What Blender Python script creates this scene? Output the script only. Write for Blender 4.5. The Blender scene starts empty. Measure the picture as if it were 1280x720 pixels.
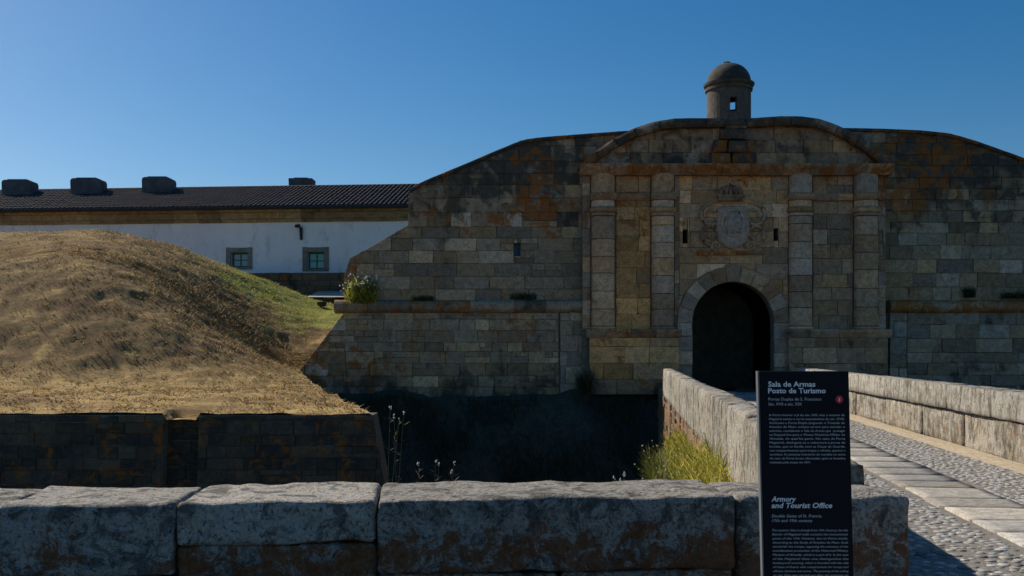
import bpy, bmesh, math, random
import numpy as np
from mathutils import Vector, noise as mnoise
from mathutils.geometry import tessellate_polygon

R = math.radians
sc = bpy.context.scene
C = sc.collection
rnd = random.Random(7)
nrnd = np.random.RandomState(11)

# ------------------------------------------------------------------ camera
F, HOR, EYE = 1230.0, 435.0, 1.65          # focal length in photo pixels, horizon row, eye height
cam = bpy.data.cameras.new('camera')
cam.sensor_width = 36.0
cam.lens = 36.0 * F / 1280.0
cam.shift_y = (HOR - 360.0) / 1280.0
cam.clip_end = 6000.0
cam.clip_start = 0.05
camo = bpy.data.objects.new('camera', cam)
C.objects.link(camo)
camo.location = (0, 0, EYE)
camo.rotation_euler = (R(90), 0, 0)
sc.camera = camo

# ------------------------------------------------------------------ light
SHADOW = Vector((1.05, -0.82, -1.0))        # how a shadow falls per metre of height
TO_SUN = (-SHADOW).normalized()
SUN_EL = math.asin(TO_SUN.z)
SUN_AZ = math.atan2(TO_SUN.x, TO_SUN.y)     # from +Y towards +X
world = bpy.data.worlds.new('World')
sc.world = world
world.use_nodes = True
wt = world.node_tree
wt.nodes.clear()
sky = wt.nodes.new('ShaderNodeTexSky')
sky.sky_type = 'NISHITA'
sky.sun_disc = False
sky.sun_elevation = SUN_EL
sky.sun_rotation = SUN_AZ
sky.altitude = 700.0
sky.air_density = 1.0
sky.dust_density = 0.95
sky.ozone_density = 3.0
bg = wt.nodes.new('ShaderNodeBackground')
bg.inputs['Strength'].default_value = 0.085
hs = wt.nodes.new('ShaderNodeHueSaturation')
hs.inputs['Saturation'].default_value = 1.40
hs.inputs['Hue'].default_value = 0.497
wo = wt.nodes.new('ShaderNodeOutputWorld')
wt.links.new(sky.outputs[0], hs.inputs['Color'])
wt.links.new(hs.outputs[0], bg.inputs[0])
wt.links.new(bg.outputs[0], wo.inputs[0])
sl = bpy.data.lights.new('sun', 'SUN')
sl.energy = 5.0
sl.angle = R(0.53)
sl.color = (1.0, 0.91, 0.77)
so = bpy.data.objects.new('sun', sl)
C.objects.link(so)
so.location = (-60, 60, 60)
so.rotation_euler = TO_SUN.to_track_quat('Z', 'Y').to_euler()
vs = sc.view_settings
vs.view_transform = 'Standard'
vs.look = 'None'
vs.exposure = 0.0
vs.gamma = 1.0
vs.use_curve_mapping = False
sc.cycles.max_bounces = 6

# ------------------------------------------------------------------ helpers
def PX(px, Y): return (px - 640.0) / F * Y
def PZ(py, Y): return EYE - (py - HOR) / F * Y
def P(px, py, Y): return (PX(px, Y), Y, PZ(py, Y))

BA = math.atan(0.114)                       # bridge axis, turned from +Y towards +X
BC, BS = math.cos(BA), math.sin(BA)
def BR(u, v, z): return (u * BC + v * BS, -u * BS + v * BC, z)   # bridge frame -> world

def empty(name, loc, label, cat, group=None):
    o = bpy.data.objects.new(name, None)
    C.objects.link(o)
    o.location = loc
    o['label'] = label
    o['category'] = cat
    if group: o['group'] = group
    return o

def mesh_obj(name, verts, faces, mat, parent=None, color=None, smooth=False, kind=None):
    me = bpy.data.meshes.new(name)
    off = Vector(parent_loc(parent))
    me.from_pydata([(v[0] - off.x, v[1] - off.y, v[2] - off.z) for v in verts], [], faces)
    me.update()
    if smooth: me.shade_smooth()
    me.materials.append(mat)
    o = bpy.data.objects.new(name, me)
    C.objects.link(o)
    if parent is not None: o.parent = parent
    o.color = color if color is not None else (0, .05, .4, 1)
    if kind: o['kind'] = kind
    return o

def parent_loc(p):
    l = Vector((0, 0, 0))
    while p is not None:
        l += Vector(p.location)
        p = p.parent
    return l

def mesh_np(name, V, T, mat, parent=None, tint=None, kind=None, smooth=False, tint_name='tint'):
    me = bpy.data.meshes.new(name)
    V = np.asarray(V, dtype=np.float32).reshape(-1, 3) - np.array(parent_loc(parent), dtype=np.float32)
    T = np.asarray(T, dtype=np.int32)
    k = T.shape[1]
    me.vertices.add(len(V)); me.vertices.foreach_set('co', V.ravel())
    me.loops.add(T.size); me.loops.foreach_set('vertex_index', T.ravel())
    me.polygons.add(len(T))
    me.polygons.foreach_set('loop_start', np.arange(0, T.size, k, dtype=np.int32))
    me.update(calc_edges=True)
    if tint is not None:
        a = me.attributes.new(tint_name, 'FLOAT', 'POINT')
        a.data.foreach_set('value', np.asarray(tint, dtype=np.float32))
    me.validate()
    if smooth: me.shade_smooth()
    me.materials.append(mat)
    o = bpy.data.objects.new(name, me)
    C.objects.link(o)
    if parent is not None: o.parent = parent
    if kind: o['kind'] = kind
    return o

class MB:
    """collects shapes into one mesh"""
    def __init__(s): s.v = []; s.f = []
    def add(s, v, f):
        b = len(s.v); s.v += [tuple(q) for q in v]; s.f += [tuple(i + b for i in q) for q in f]
    def box(s, x0, x1, y0, y1, z0, z1, T=None):
        v = [(x, y, z) for x in (x0, x1) for y in (y0, y1) for z in (z0, z1)]
        if T: v = [T(*q) for q in v]
        s.add(v, [(0, 1, 3, 2), (4, 6, 7, 5), (0, 4, 5, 1), (2, 3, 7, 6), (0, 2, 6, 4), (1, 5, 7, 3)])
    def tube(s, pts, rad, n=8):
        pts = [Vector(p) for p in pts]
        rs = rad if isinstance(rad, (list, tuple)) else [rad] * len(pts)
        v = []; f = []
        for i, p in enumerate(pts):
            d = (pts[min(i + 1, len(pts) - 1)] - pts[max(i - 1, 0)]).normalized()
            a = d.orthogonal().normalized(); b = d.cross(a)
            for k in range(n):
                t = 2 * math.pi * k / n
                v.append(p + (a * math.cos(t) + b * math.sin(t)) * rs[i])
        for i in range(len(pts) - 1):
            for k in range(n):
                f.append((i * n + k, i * n + (k + 1) % n, (i + 1) * n + (k + 1) % n, (i + 1) * n + k))
        f.append(tuple(range(n))[::-1]); f.append(tuple((len(pts) - 1) * n + k for k in range(n)))
        s.add(v, f)
    def build(s, name, mat, parent=None, color=None, smooth=False, kind=None):
        o = mesh_obj(name, s.v, s.f, mat, parent, color, smooth, kind)
        bm = bmesh.new(); bm.from_mesh(o.data)
        bmesh.ops.recalc_face_normals(bm, faces=bm.faces[:]); bm.to_mesh(o.data); bm.free()
        if smooth: o.data.shade_smooth()
        return o

# ---- polygons in the plane of a wall
def area(p): return 0.5 * sum(p[i][0] * p[(i + 1) % len(p)][1] - p[(i + 1) % len(p)][0] * p[i][1] for i in range(len(p)))
def ccw(p): return p if area(p) > 0 else p[::-1]

def clip_rect(poly, x0, x1, z0, z1):
    def cut(ps, inside, inter):
        out = []
        for i in range(len(ps)):
            a, b = ps[i], ps[(i + 1) % len(ps)]
            ia, ib = inside(a), inside(b)
            if ia: out.append(a)
            if ia != ib: out.append(inter(a, b))
        return out
    def ix(x): return lambda a, b: (x, a[1] + (b[1] - a[1]) * (x - a[0]) / (b[0] - a[0]))
    def iz(z): return lambda a, b: (a[0] + (b[0] - a[0]) * (z - a[1]) / (b[1] - a[1]), z)
    for ins, it in ((lambda p: p[0] >= x0, ix(x0)), (lambda p: p[0] <= x1, ix(x1)),
                    (lambda p: p[1] >= z0, iz(z0)), (lambda p: p[1] <= z1, iz(z1))):
        poly = cut(poly, ins, it)
        if len(poly) < 3: return []
    out = []
    for p in poly:
        if not out or (abs(p[0] - out[-1][0]) + abs(p[1] - out[-1][1])) > 0.012: out.append(p)
    if len(out) > 2 and abs(out[0][0] - out[-1][0]) + abs(out[0][1] - out[-1][1]) <= 0.012: out.pop()
    return out if len(out) > 2 else []

def inset(p, d):
    n = len(p); out = []
    for i in range(n):
        a, b, c = Vector(p[i - 1]), Vector(p[i]), Vector(p[(i + 1) % n])
        e1 = (b - a).normalized(); e2 = (c - b).normalized()
        n1 = Vector((-e1.y, e1.x)); n2 = Vector((-e2.y, e2.x))
        m = n1 + n2
        if m.length < 0.3: m = n1
        m = m.normalized(); k = d / max(0.45, m.dot(n1))
        out.append((b.x + m.x * k, b.y + m.y * k))
    return out

WEAR = None
def stone(poly, T, d0, d1, mat, parent, color, gap=0.007, bev=0.016, name='stone', jit=0.008):
    p = ccw(poly)
    if area(p) < 0.012: return None
    p0 = inset(p, gap)
    if area(p0) < 0.008: return None
    p0 = [(a + rnd.uniform(-jit, jit), b + rnd.uniform(-jit, jit)) for a, b in p0]
    p1 = inset(p0, bev)
    if area(p1) < 0.3 * area(p0): p1 = inset(p0, bev * 0.4)
    n = len(p0)
    tx, tz = rnd.uniform(-.012, .012), rnd.uniform(-.012, .012)
    cx = sum(q[0] for q in p0) / n; cz = sum(q[1] for q in p0) / n
    tilt = lambda q: (q[0] - cx) * tx + (q[1] - cz) * tz
    v = [T(a, d0, b) for a, b in p0] + [T(a, d1 - bev * .8 + tilt((a, b)), b) for a, b in p0] + [T(a, d1 + tilt((a, b)), b) for a, b in p1]
    f = [(i, (i + 1) % n, n + (i + 1) % n, n + i) for i in range(n)]
    f += [(n + i, n + (i + 1) % n, 2 * n + (i + 1) % n, 2 * n + i) for i in range(n)]
    f.append(tuple(range(2 * n, 3 * n)))
    o = mesh_obj(name, v, f, mat, parent, color)
    if WEAR:
        for nm_, k_ in (('lich', 0), ('dark', 1)):
            at_ = o.data.attributes.new(nm_, 'FLOAT', 'POINT')
            at_.data.foreach_set('value', np.array([WEAR(q[0], q[2])[k_] for q in v], dtype=np.float32))
    return o

def prism(outer, holes, T, d0, d1, mat, parent, name, color=None, back=True):
    """a solid of the outline between depth d0 (back) and d1 (front), with holes through it"""
    loops = [ccw(outer)] + [ccw(h)[::-1] for h in holes]
    tri = tessellate_polygon([[Vector((a, b, 0)) for a, b in l] for l in loops])
    flat = [q for l in loops for q in l]
    n = len(flat)
    v = [T(a, d1, b) for a, b in flat] + [T(a, d0, b) for a, b in flat]
    f = [tuple(t) for t in tri]
    if back: f += [tuple(i + n for i in t[::-1]) for t in tri]
    s = 0
    for l in loops:
        m = len(l)
        for i in range(m):
            f.append((s + i, s + (i + 1) % m, n + s + (i + 1) % m, n + s + i))
        s += m
    o = mesh_obj(name, v, f, mat, parent, color)
    bm = bmesh.new(); bm.from_mesh(o.data)
    bmesh.ops.recalc_face_normals(bm, faces=bm.faces[:]); bm.to_mesh(o.data); bm.free()
    return o

def frontal(Y):   return lambda s, d, z: (s, Y - d, z)
def angled(o, ang, batter=0.0, ztop=0.0):
    c, s_ = math.cos(ang), math.sin(ang)
    return lambda s, d, z: (o[0] + s * c + (d + (ztop - z) * batter) * s_, o[1] + s * s_ - (d + (ztop - z) * batter) * c, z)

def courses(z0, z1, h, var=0.18):
    zs = [z0]
    while zs[-1] < z1 - h * 0.45:
        zs.append(zs[-1] + h * rnd.uniform(1 - var, 1 + var))
    zs[-1] = z1 if zs[-1] > z1 - h * .35 else zs[-1]
    if zs[-1] < z1: zs.append(z1)
    return zs

def masonry(parent, T, outline, zs, wr, mat, props, avoid=(), base=-0.16, proud=(0.0, 0.035), gap=0.006, bev=0.014, name='stone', jit=0.011, sub=0.0):
    xs = [p[0] for p in outline]
    x0, x1 = min(xs), max(xs)
    for za, zb in zip(zs[:-1], zs[1:]):
        x = x0 - rnd.uniform(0, wr[0] * .8)
        while x < x1:
            w = rnd.uniform(*wr)
            cells = [(x, x + w, za, zb)]
            if sub and rnd.random() < sub:
                m = za + (zb - za) * rnd.uniform(.4, .6)
                cells = [(x, x + w, za, m), (x, x + w * rnd.uniform(.4, .6), m, zb)]
                cells.append((cells[1][1], x + w, m, zb))
            for (ax0, ax1, az0, az1) in avoid:
                nc = []
                for (a, b, c, d) in cells:
                    if b <= ax0 or a >= ax1 or d <= az0 or c >= az1: nc.append((a, b, c, d)); continue
                    if a < ax0: nc.append((a, ax0, c, d))
                    if b > ax1: nc.append((ax1, b, c, d))
                    if c < az0: nc.append((max(a, ax0), min(b, ax1), c, az0))
                    if d > az1: nc.append((max(a, ax0), min(b, ax1), az1, d))
                cells = nc
            for (a, b, c, d) in cells:
                pl = clip_rect(outline, a, b, c, d)
                if pl:
                    pr = rnd.uniform(*proud)
                    stone(pl, T, base, pr, mat, parent, props((a + b) / 2, (c + d) / 2), gap, bev, name, jit)
            x += w

def band(pts, T, t, d0, d1, seg, mat, parent, props, name='coping_stone', gap=0.006, bev=0.03):
    """blocks laid along a line in the wall's plane, thickness t on its lower/right-hand side"""
    L = [0.0]
    for a, b in zip(pts[:-1], pts[1:]): L.append(L[-1] + math.hypot(b[0] - a[0], b[1] - a[1]))
    def at(l):
        for i in range(len(pts) - 1):
            if l <= L[i + 1] + 1e-9:
                k = (l - L[i]) / max(1e-9, L[i + 1] - L[i])
                return Vector((pts[i][0] + (pts[i + 1][0] - pts[i][0]) * k, pts[i][1] + (pts[i + 1][1] - pts[i][1]) * k))
        return Vector(pts[-1])
    def nor(l):
        d = at(min(L[-1], l + .05)) - at(max(0, l - .05)); d.normalize()
        return Vector((d.y, -d.x))
    n = max(1, round(L[-1] / seg))
    cuts = [L[-1] * i / n + (rnd.uniform(-.15, .15) * seg if 0 < i < n else 0) for i in range(n + 1)]
    for a, b in zip(cuts[:-1], cuts[1:]):
        ls = [a + (b - a) * i / 3 for i in range(4)]
        up = [at(l) for l in ls]; dn = [at(l) + nor(l) * t for l in ls]
        poly = [tuple(q) for q in up] + [tuple(q) for q in dn[::-1]]
        stone(poly, T, d0, d1 + rnd.uniform(-.012, .012), mat, parent, props(up[1].x, up[1].y), gap, bev, name, 0.004)

def moulding(prof, s0, s1, T, seg, mat, parent, props, name='cornice_stone', gap=0.006, var=0.2):
    """profile of (d, z) points run along a wall, in separate blocks"""
    n = max(1, round((s1 - s0) / seg))
    cuts = [s0 + (s1 - s0) * i / n + (rnd.uniform(-var, var) * seg if 0 < i < n else 0) for i in range(n + 1)]
    m = len(prof)
    for a, b in zip(cuts[:-1], cuts[1:]):
        j = rnd.uniform(-.012, .012); k = rnd.uniform(-.008, .008)
        a2, b2 = a + gap, b - gap
        v = [T(a2, d + j, z + k) for d, z in prof] + [T(b2, d + j, z + k) for d, z in prof]
        f = [(i, (i + 1) % m, m + (i + 1) % m, m + i) for i in range(m)] + [tuple(range(m))[::-1], tuple(range(m, 2 * m))]
        mesh_obj(name, v, f, mat, parent, props((a + b) / 2, prof[0][1]))

def rough_block(x0, x1, y0, y1, z0, z1, r, step, amp, freq, seed, T=None):
    """a worn stone: rounded box with an uneven surface; returns verts, faces"""
    idx = {}; V = []; Fs = []
    def cnt(a, b): return max(2, int(round((b - a) / step)))
    nx, ny, nz = cnt(x0, x1), cnt(y0, y1), cnt(z0, z1)
    def vert(i, j, k):
        key = (i, j, k)
        if key in idx: return idx[key]
        p = Vector((x0 + (x1 - x0) * i / nx, y0 + (y1 - y0) * j / ny, z0 + (z1 - z0) * k / nz))
        q = Vector((min(max(p.x, x0 + r), x1 - r), min(max(p.y, y0 + r), y1 - r), min(max(p.z, z0 + r), z1 - r)))
        d = p - q
        nrm = d.normalized() if d.length > 1e-9 else Vector((0, 0, 1))
        rr = r * (0.8 + 0.5 * mnoise.noise(p * 2.1 + Vector((seed, 0, 0))))
        w = q + nrm * (r - max(0, r - rr) * (1 if (abs(d.x) > 1e-6) + (abs(d.y) > 1e-6) + (abs(d.z) > 1e-6) > 1 else 0))
        sp = w * freq + Vector((seed * 3.7, seed * 1.3, 0))
        h = mnoise.fractal(sp, 0.9, 2.0, 4) * amp + mnoise.noise(sp * 5.0) * amp * .35
        w = w + nrm * h
        if T: w = T(*w)
        idx[key] = len(V); V.append(tuple(w)); return idx[key]
    for i in range(nx):
        for j in range(ny):
            Fs.append((vert(i, j, 0), vert(i, j + 1, 0), vert(i + 1, j + 1, 0), vert(i + 1, j, 0)))
            Fs.append((vert(i, j, nz), vert(i + 1, j, nz), vert(i + 1, j + 1, nz), vert(i, j + 1, nz)))
    for i in range(nx):
        for k in range(nz):
            Fs.append((vert(i, 0, k), vert(i + 1, 0, k), vert(i + 1, 0, k + 1), vert(i, 0, k + 1)))
            Fs.append((vert(i, ny, k), vert(i, ny, k + 1), vert(i + 1, ny, k + 1), vert(i + 1, ny, k)))
    for j in range(ny):
        for k in range(nz):
            Fs.append((vert(0, j, k), vert(0, j, k + 1), vert(0, j + 1, k + 1), vert(0, j + 1, k)))
            Fs.append((vert(nx, j, k), vert(nx, j + 1, k), vert(nx, j + 1, k + 1), vert(nx, j, k + 1)))
    return V, Fs

# ------------------------------------------------------------------ materials
class NT:
    def __init__(s, name, rough=0.9):
        s.m = bpy.data.materials.new(name); s.m.use_nodes = True
        s.t = s.m.node_tree; s.t.nodes.clear()
        s.b = s.t.nodes.new('ShaderNodeBsdfPrincipled'); s.o = s.t.nodes.new('ShaderNodeOutputMaterial')
        s.t.links.new(s.b.outputs[0], s.o.inputs[0])
        s.b.inputs['Roughness'].default_value = rough
        s.b.inputs['Specular IOR Level'].default_value = 0.25
        g = s.t.nodes.new('ShaderNodeNewGeometry'); s.pos = g.outputs['Position']; s.nrm = g.outputs['Normal']
        s._oi = None
    def put(s, sock, v):
        if isinstance(v, bpy.types.NodeSocket): s.t.links.new(v, sock)
        elif isinstance(v, (tuple, list)) and len(v) == 3 and len(sock.default_value) == 4: sock.default_value = (*v, 1)
        else: sock.default_value = v
    def oi(s):
        if s._oi is None:
            s._oi = s.t.nodes.new('ShaderNodeObjectInfo')
            sp = s.t.nodes.new('ShaderNodeSeparateColor'); s.t.links.new(s._oi.outputs['Color'], sp.inputs[0]); s._sp = sp
        return s._oi, s._sp
    def rand(s): return s.oi()[0].outputs['Random']
    def R_(s): return s.oi()[1].outputs[0]
    def G_(s): return s.oi()[1].outputs[1]
    def B_(s): return s.oi()[1].outputs[2]
    def A_(s): return s.oi()[0].outputs['Alpha']
    def attr(s, n):
        a = s.t.nodes.new('ShaderNodeAttribute'); a.attribute_name = n; return a.outputs['Fac']
    def scale(s, v):
        m = s.t.nodes.new('ShaderNodeVectorMath'); m.operation = 'MULTIPLY'
        s.t.links.new(s.pos, m.inputs[0]); m.inputs[1].default_value = v; return m.outputs[0]
    def noise(s, sc_, det=4, ro=0.55, vec=None, dist=0.0):
        n = s.t.nodes.new('ShaderNodeTexNoise'); s.t.links.new(vec or s.pos, n.inputs['Vector'])
        n.inputs['Scale'].default_value = sc_; n.inputs['Detail'].default_value = det; n.inputs['Roughness'].default_value = ro
        n.inputs['Distortion'].default_value = dist
        return n.outputs['Fac']
    def vor(s, sc_, feat='F1', vec=None):
        n = s.t.nodes.new('ShaderNodeTexVoronoi'); n.feature = feat; s.t.links.new(vec or s.pos, n.inputs['Vector'])
        n.inputs['Scale'].default_value = sc_; return n.outputs['Distance']
    def math(s, op, a, b=0.0, cl=False):
        n = s.t.nodes.new('ShaderNodeMath'); n.operation = op; n.use_clamp = cl
        s.put(n.inputs[0], a); s.put(n.inputs[1], b); return n.outputs[0]
    def sm(s, v, a, b, c=0.0, d=1.0):
        n = s.t.nodes.new('ShaderNodeMapRange'); n.interpolation_type = 'SMOOTHSTEP'
        s.put(n.inputs['Value'], v); n.inputs['From Min'].default_value = a; n.inputs['From Max'].default_value = b
        n.inputs['To Min'].default_value = c; n.inputs['To Max'].default_value = d; return n.outputs[0]
    def mix(s, f, a, b, mode='MIX'):
        n = s.t.nodes.new('ShaderNodeMix'); n.data_type = 'RGBA'; n.blend_type = mode
        s.put(n.inputs[0], f); s.put(n.inputs[6], a); s.put(n.inputs[7], b); return n.outputs[2]
    def gray(s, v):
        n = s.t.nodes.new('ShaderNodeCombineColor')
        for i in range(3): s.put(n.inputs[i], v)
        return n.outputs[0]
    def col(s, c): s.put(s.b.inputs['Base Color'], c)
    def bump(s, h, st=0.5, dist=0.02):
        n = s.t.nodes.new('ShaderNodeBump'); n.inputs['Strength'].default_value = st; n.inputs['Distance'].default_value = dist
        s.t.links.new(h, n.inputs['Height']); s.t.links.new(n.outputs[0], s.b.inputs['Normal'])

def old_stone(name, grey, tan, grain=7.0, lich=(.36, .105, .016), lo=.64, dark=(.035, .036, .034), pale=None, bump=.5, bd=.03, big=0.7, speck=None, streak=None):
    """weathered masonry; the object's colour carries R lichen, G dark growth, B warm tint, A tone"""
    k = NT(name)
    n1 = k.noise(big, 5, .6); n2 = k.noise(grain, 8, .72); n3 = k.noise(grain * .33, 7, .66, dist=.6); n4 = k.noise(grain * 4, 4, .7)
    c = k.mix(k.B_(), grey, tan)
    hue = k.math('MULTIPLY', k.math('SUBTRACT', n3, .5), 2.2)
    c = k.mix(k.math('ADD', hue, .0, True), c, tan)
    tone = k.math('MULTIPLY', k.sm(n2, .2, .8, .55, 1.4), k.sm(k.rand(), 0, 1, .72, 1.22))
    tone = k.math('MULTIPLY', tone, k.math('MULTIPLY', k.A_(), k.sm(n4, .25, .75, .82, 1.2)))
    c = k.mix(1.0, c, k.gray(tone), 'MULTIPLY')
    if pale:
        pm = k.sm(k.math('ADD', k.noise(pale[1], 5, .62, dist=.4), k.math('MULTIPLY', n4, .12)), pale[2], pale[2] + .06)
        c = k.mix(k.math('MULTIPLY', pm, pale[3]), c, pale[0])
    dm = k.sm(k.math('ADD', k.math('ADD', k.math('MULTIPLY', n3, .6), k.math('MULTIPLY', n2, .4)), k.math('MULTIPLY', k.math('ADD', k.math('ADD', k.G_(), k.attr('dark')), k.math('MULTIPLY', k.math('SUBTRACT', k.noise(.55, 6, .66, vec=k.scale((1.6, 1.6, .35))), .5), 1.1)), .38)), .60, .76)
    c = k.mix(k.math('MULTIPLY', dm, .85), c, dark)
    if streak:
        sv = k.noise(streak[0], 6, .72, vec=k.scale((1, 1, .42)))
        c = k.mix(k.sm(sv, .48, .64, 0, streak[1]), c, (.10, .085, .06))
        c = k.mix(k.sm(sv, .50, .36, 0, streak[1] * .7), c, (.60, .58, .52))
    if speck:
        sm_ = k.sm(k.math('ADD', k.noise(speck[0], 6, .7), 0), speck[1], speck[1] + .07)
        c = k.mix(k.math('MULTIPLY', sm_, speck[2]), c, (.025, .026, .026))
        if len(speck) > 3:
            pt = k.noise(speck[3], 8, .68, dist=1.2)
            c = k.mix(k.sm(pt, .50, .60, 0, .72), c, (.085, .085, .08))
            c = k.mix(k.sm(k.noise(speck[3] * 1.7, 7, .66, dist=.9), .57, .64, 0, .55), c, (.74, .74, .72))
    fine = k.math('MULTIPLY', k.math('SUBTRACT', k.noise(grain * .42, 9, .76, dist=.8), .5), 2.6)
    wide = k.math('ADD', k.math('MULTIPLY', k.math('SUBTRACT', n1, .5), .9), k.math('MULTIPLY', k.attr('lich'), .62))
    lm = k.sm(k.math('ADD', k.math('ADD', fine, wide), k.math('MULTIPLY', k.R_(), .62)), lo - .32, lo - .08)
    lc = k.mix(n2, (lich[0] * .55, lich[1] * .5, lich[2] * .6), (lich[0] * 1.35, lich[1] * 1.5, lich[2] * 1.3))
    c = k.mix(k.math('MULTIPLY', lm, .82), c, lc)
    k.col(c)
    k.bump(k.math('ADD', n2, k.math('MULTIPLY', n4, .5)), bump, bd)
    return k.m

def flat_mat(name, c, rough=.8, var=.15, sc_=6.0, bump=0.0, metal=0.0, spec=None):
    k = NT(name, rough)
    n = k.noise(sc_, 5, .6)
    k.col(k.mix(1.0, c, k.gray(k.sm(n, .25, .75, 1 - var, 1 + var)), 'MULTIPLY'))
    k.b.inputs['Metallic'].default_value = metal
    if spec is not None: k.b.inputs['Specular IOR Level'].default_value = spec
    if bump: k.bump(k.noise(sc_ * 6, 5, .7), bump, .02)
    return k.m

def blade_mat(name, lo, mid, hi, trans=.35):
    k = NT(name, .7)
    t = k.attr('tint')
    c = k.mix(k.sm(t, 0, .5), lo, mid); c = k.mix(k.sm(t, .5, 1.0), c, hi)
    k.col(c)
    tr = k.t.nodes.new('ShaderNodeBsdfTranslucent'); k.t.links.new(c, tr.inputs[0])
    mx = k.t.nodes.new('ShaderNodeMixShader'); mx.inputs[0].default_value = trans
    k.t.links.new(k.b.outputs[0], mx.inputs[1]); k.t.links.new(tr.outputs[0], mx.inputs[2]); k.t.links.new(mx.outputs[0], k.o.inputs[0])
    return k.m

M = {}
M['gate'] = old_stone('gate_stone', (.42, .305, .23), (.62, .305, .11), grain=5.0)
M['rampart'] = old_stone('rampart_stone', (.32, .265, .21), (.47, .28, .115), grain=5.0, lo=.62)
M['mortar'] = old_stone('mortar', (.17, .145, .115), (.19, .145, .09), grain=8.0, lo=.9)
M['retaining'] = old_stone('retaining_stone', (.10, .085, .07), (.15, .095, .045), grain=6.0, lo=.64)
M['granite'] = old_stone('lichen_granite', (.64, .575, .49), (.60, .50, .37), grain=20.0, lo=.60, pale=((.78, .75, .69), 24.0, .54, .55), bump=1.0, bd=.06, big=1.6, speck=(46.0, .54, .75, 5.5))
M['parapet'] = old_stone('parapet_granite', (.55, .51, .43), (.54, .43, .29), grain=14.0, lo=.68, lich=(.33, .10, .03), pale=((.60, .58, .53), 7.0, .56, .7), bump=1.0, bd=.05, big=1.0, speck=(20.0, .60, .75), streak=(8.0, .8))
M['paving'] = old_stone('paving_stone', (.37, .355, .325), (.39, .345, .28), grain=12.0, lo=.99, bump=.35, bd=.01, speck=(30.0, .66, .4))
M['cobble'] = old_stone('cobble_stone', (.29, .29, .29), (.36, .33, .28), grain=18.0, lo=.99, bump=.4, bd=.01)
M['dirt'] = old_stone('sandy_dirt', (.30, .285, .26), (.36, .32, .26), grain=14.0, lo=.99, bump=.5, bd=.02)
M['sand'] = old_stone('pale_sand', (.46, .385, .28), (.50, .40, .27), grain=14.0, lo=.99, bump=.5, bd=.02)
M['low_bounce_ground'] = old_stone('low_bounce_asphalt', (.05, .05, .052), (.06, .055, .05), grain=14.0, lo=.99, bump=.4, bd=.01)  # for the unseen forecourt, made dark to cut light bounced onto the walls
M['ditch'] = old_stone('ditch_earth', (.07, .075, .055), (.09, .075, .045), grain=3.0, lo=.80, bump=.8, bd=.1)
M['dome'] = old_stone('dome_stone', (.12, .11, .095), (.15, .12, .08), grain=6.0, lo=.80)
M['shade_black'] = flat_mat('shade_black', (.003, .003, .003), 1.0, spec=0.0)  # near black, stands in for the deep shade inside openings
M['slot_plate'] = flat_mat('slot_plate', (.10, .16, .26), .5)
M['plaster'] = None
k = NT('white_plaster', .9)
n = k.noise(.5, 6, .65, vec=k.scale((1, 1, .35))); n2 = k.noise(2.5, 6, .7, vec=k.scale((1, 1, .4)))
c = k.mix(k.sm(n, .35, .7), (.88, .88, .88), (.78, .78, .78)); c = k.mix(k.sm(n2, .54, .70, 0, .55), c, (.46, .46, .45))
k.col(c); k.bump(k.noise(8, 5, .7), .3, .02); M['plaster'] = k.m
M['cornice_b'] = old_stone('ochre_cornice', (.27, .20, .12), (.33, .22, .10), grain=3.0, lo=.80)
M['tile'] = None
k = NT('roof_clay', .85)
n = k.noise(1.2, 6, .7); n2 = k.noise(9, 4, .6)
c = k.mix(k.sm(n, .35, .65), (.085, .062, .055), (.05, .044, .045)); c = k.mix(k.sm(n2, .58, .75, 0, .5), c, (.15, .13, .11))
k.col(c); M['tile'] = k.m
M['chimney'] = flat_mat('chimney_render', (.10, .10, .105), .85, .3, 2.0, .3)
M['green_frame'] = flat_mat('green_frame', (.02, .13, .10), .5)
M['frame_stone'] = old_stone('window_surround', (.24, .225, .20), (.27, .22, .15), grain=6.0, lo=.9)
def glass(name, c):
    k = NT(name, .08); k.col(c); k.b.inputs['Specular IOR Level'].default_value = .8; return k.m
M['glass'] = glass('pane_glass', (.22, .32, .36)); M['green_glass'] = glass('green_pane', (.06, .34, .30))
M['iron'] = flat_mat('dark_iron', (.03, .03, .032), .6)
M['sign'] = flat_mat('sign_panel', (.006, .008, .013), .55, .1, spec=.12)
M['sign_edge'] = flat_mat('sign_edge', (.16, .16, .17), .45, .1)
M['sign_text'] = flat_mat('sign_lettering', (.85, .86, .88), .6, .02)
M['sign_small'] = flat_mat('sign_small_print', (.62, .64, .66), .6, .02)
M['sign_red'] = flat_mat('sign_red', (.62, .03, .04), .5, .02)
M['straw'] = blade_mat('straw_blades', (.16, .10, .04), (.66, .46, .18), (.40, .42, .07), .25)
M['weed'] = blade_mat('weed_blades', (.08, .10, .02), (.44, .42, .06), (.85, .70, .18), .5)
M['shade_weed'] = blade_mat('bush_blades', (.04, .06, .015), (.13, .15, .03), (.28, .25, .06), .4)
M['dark_weed'] = blade_mat('dark_weed_blades', (.03, .045, .02), (.06, .08, .03), (.12, .09, .04), .3)
M['petal'] = flat_mat('pale_flower', (.75, .72, .62), .8, .05)
M['seed'] = flat_mat('seed_head', (.62, .52, .26), .8, .1)
k = NT('dry_turf', .95)
g = k.attr('green'); n = k.noise(1.1, 8, .7, vec=k.scale((.7, 1, 1.6))); n2 = k.noise(6.0, 8, .78, vec=k.scale((.6, 1, 2.2))); n3 = k.noise(.35, 4, .6)
c = k.mix(k.sm(n, .35, .66), (.30, .19, .075), (.72, .48, .18)); c = k.mix(k.sm(n2, .42, .68, 0, .7), c, (.16, .10, .042))  # dark elongated flecks paint in the shadows between grass clumps
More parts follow.
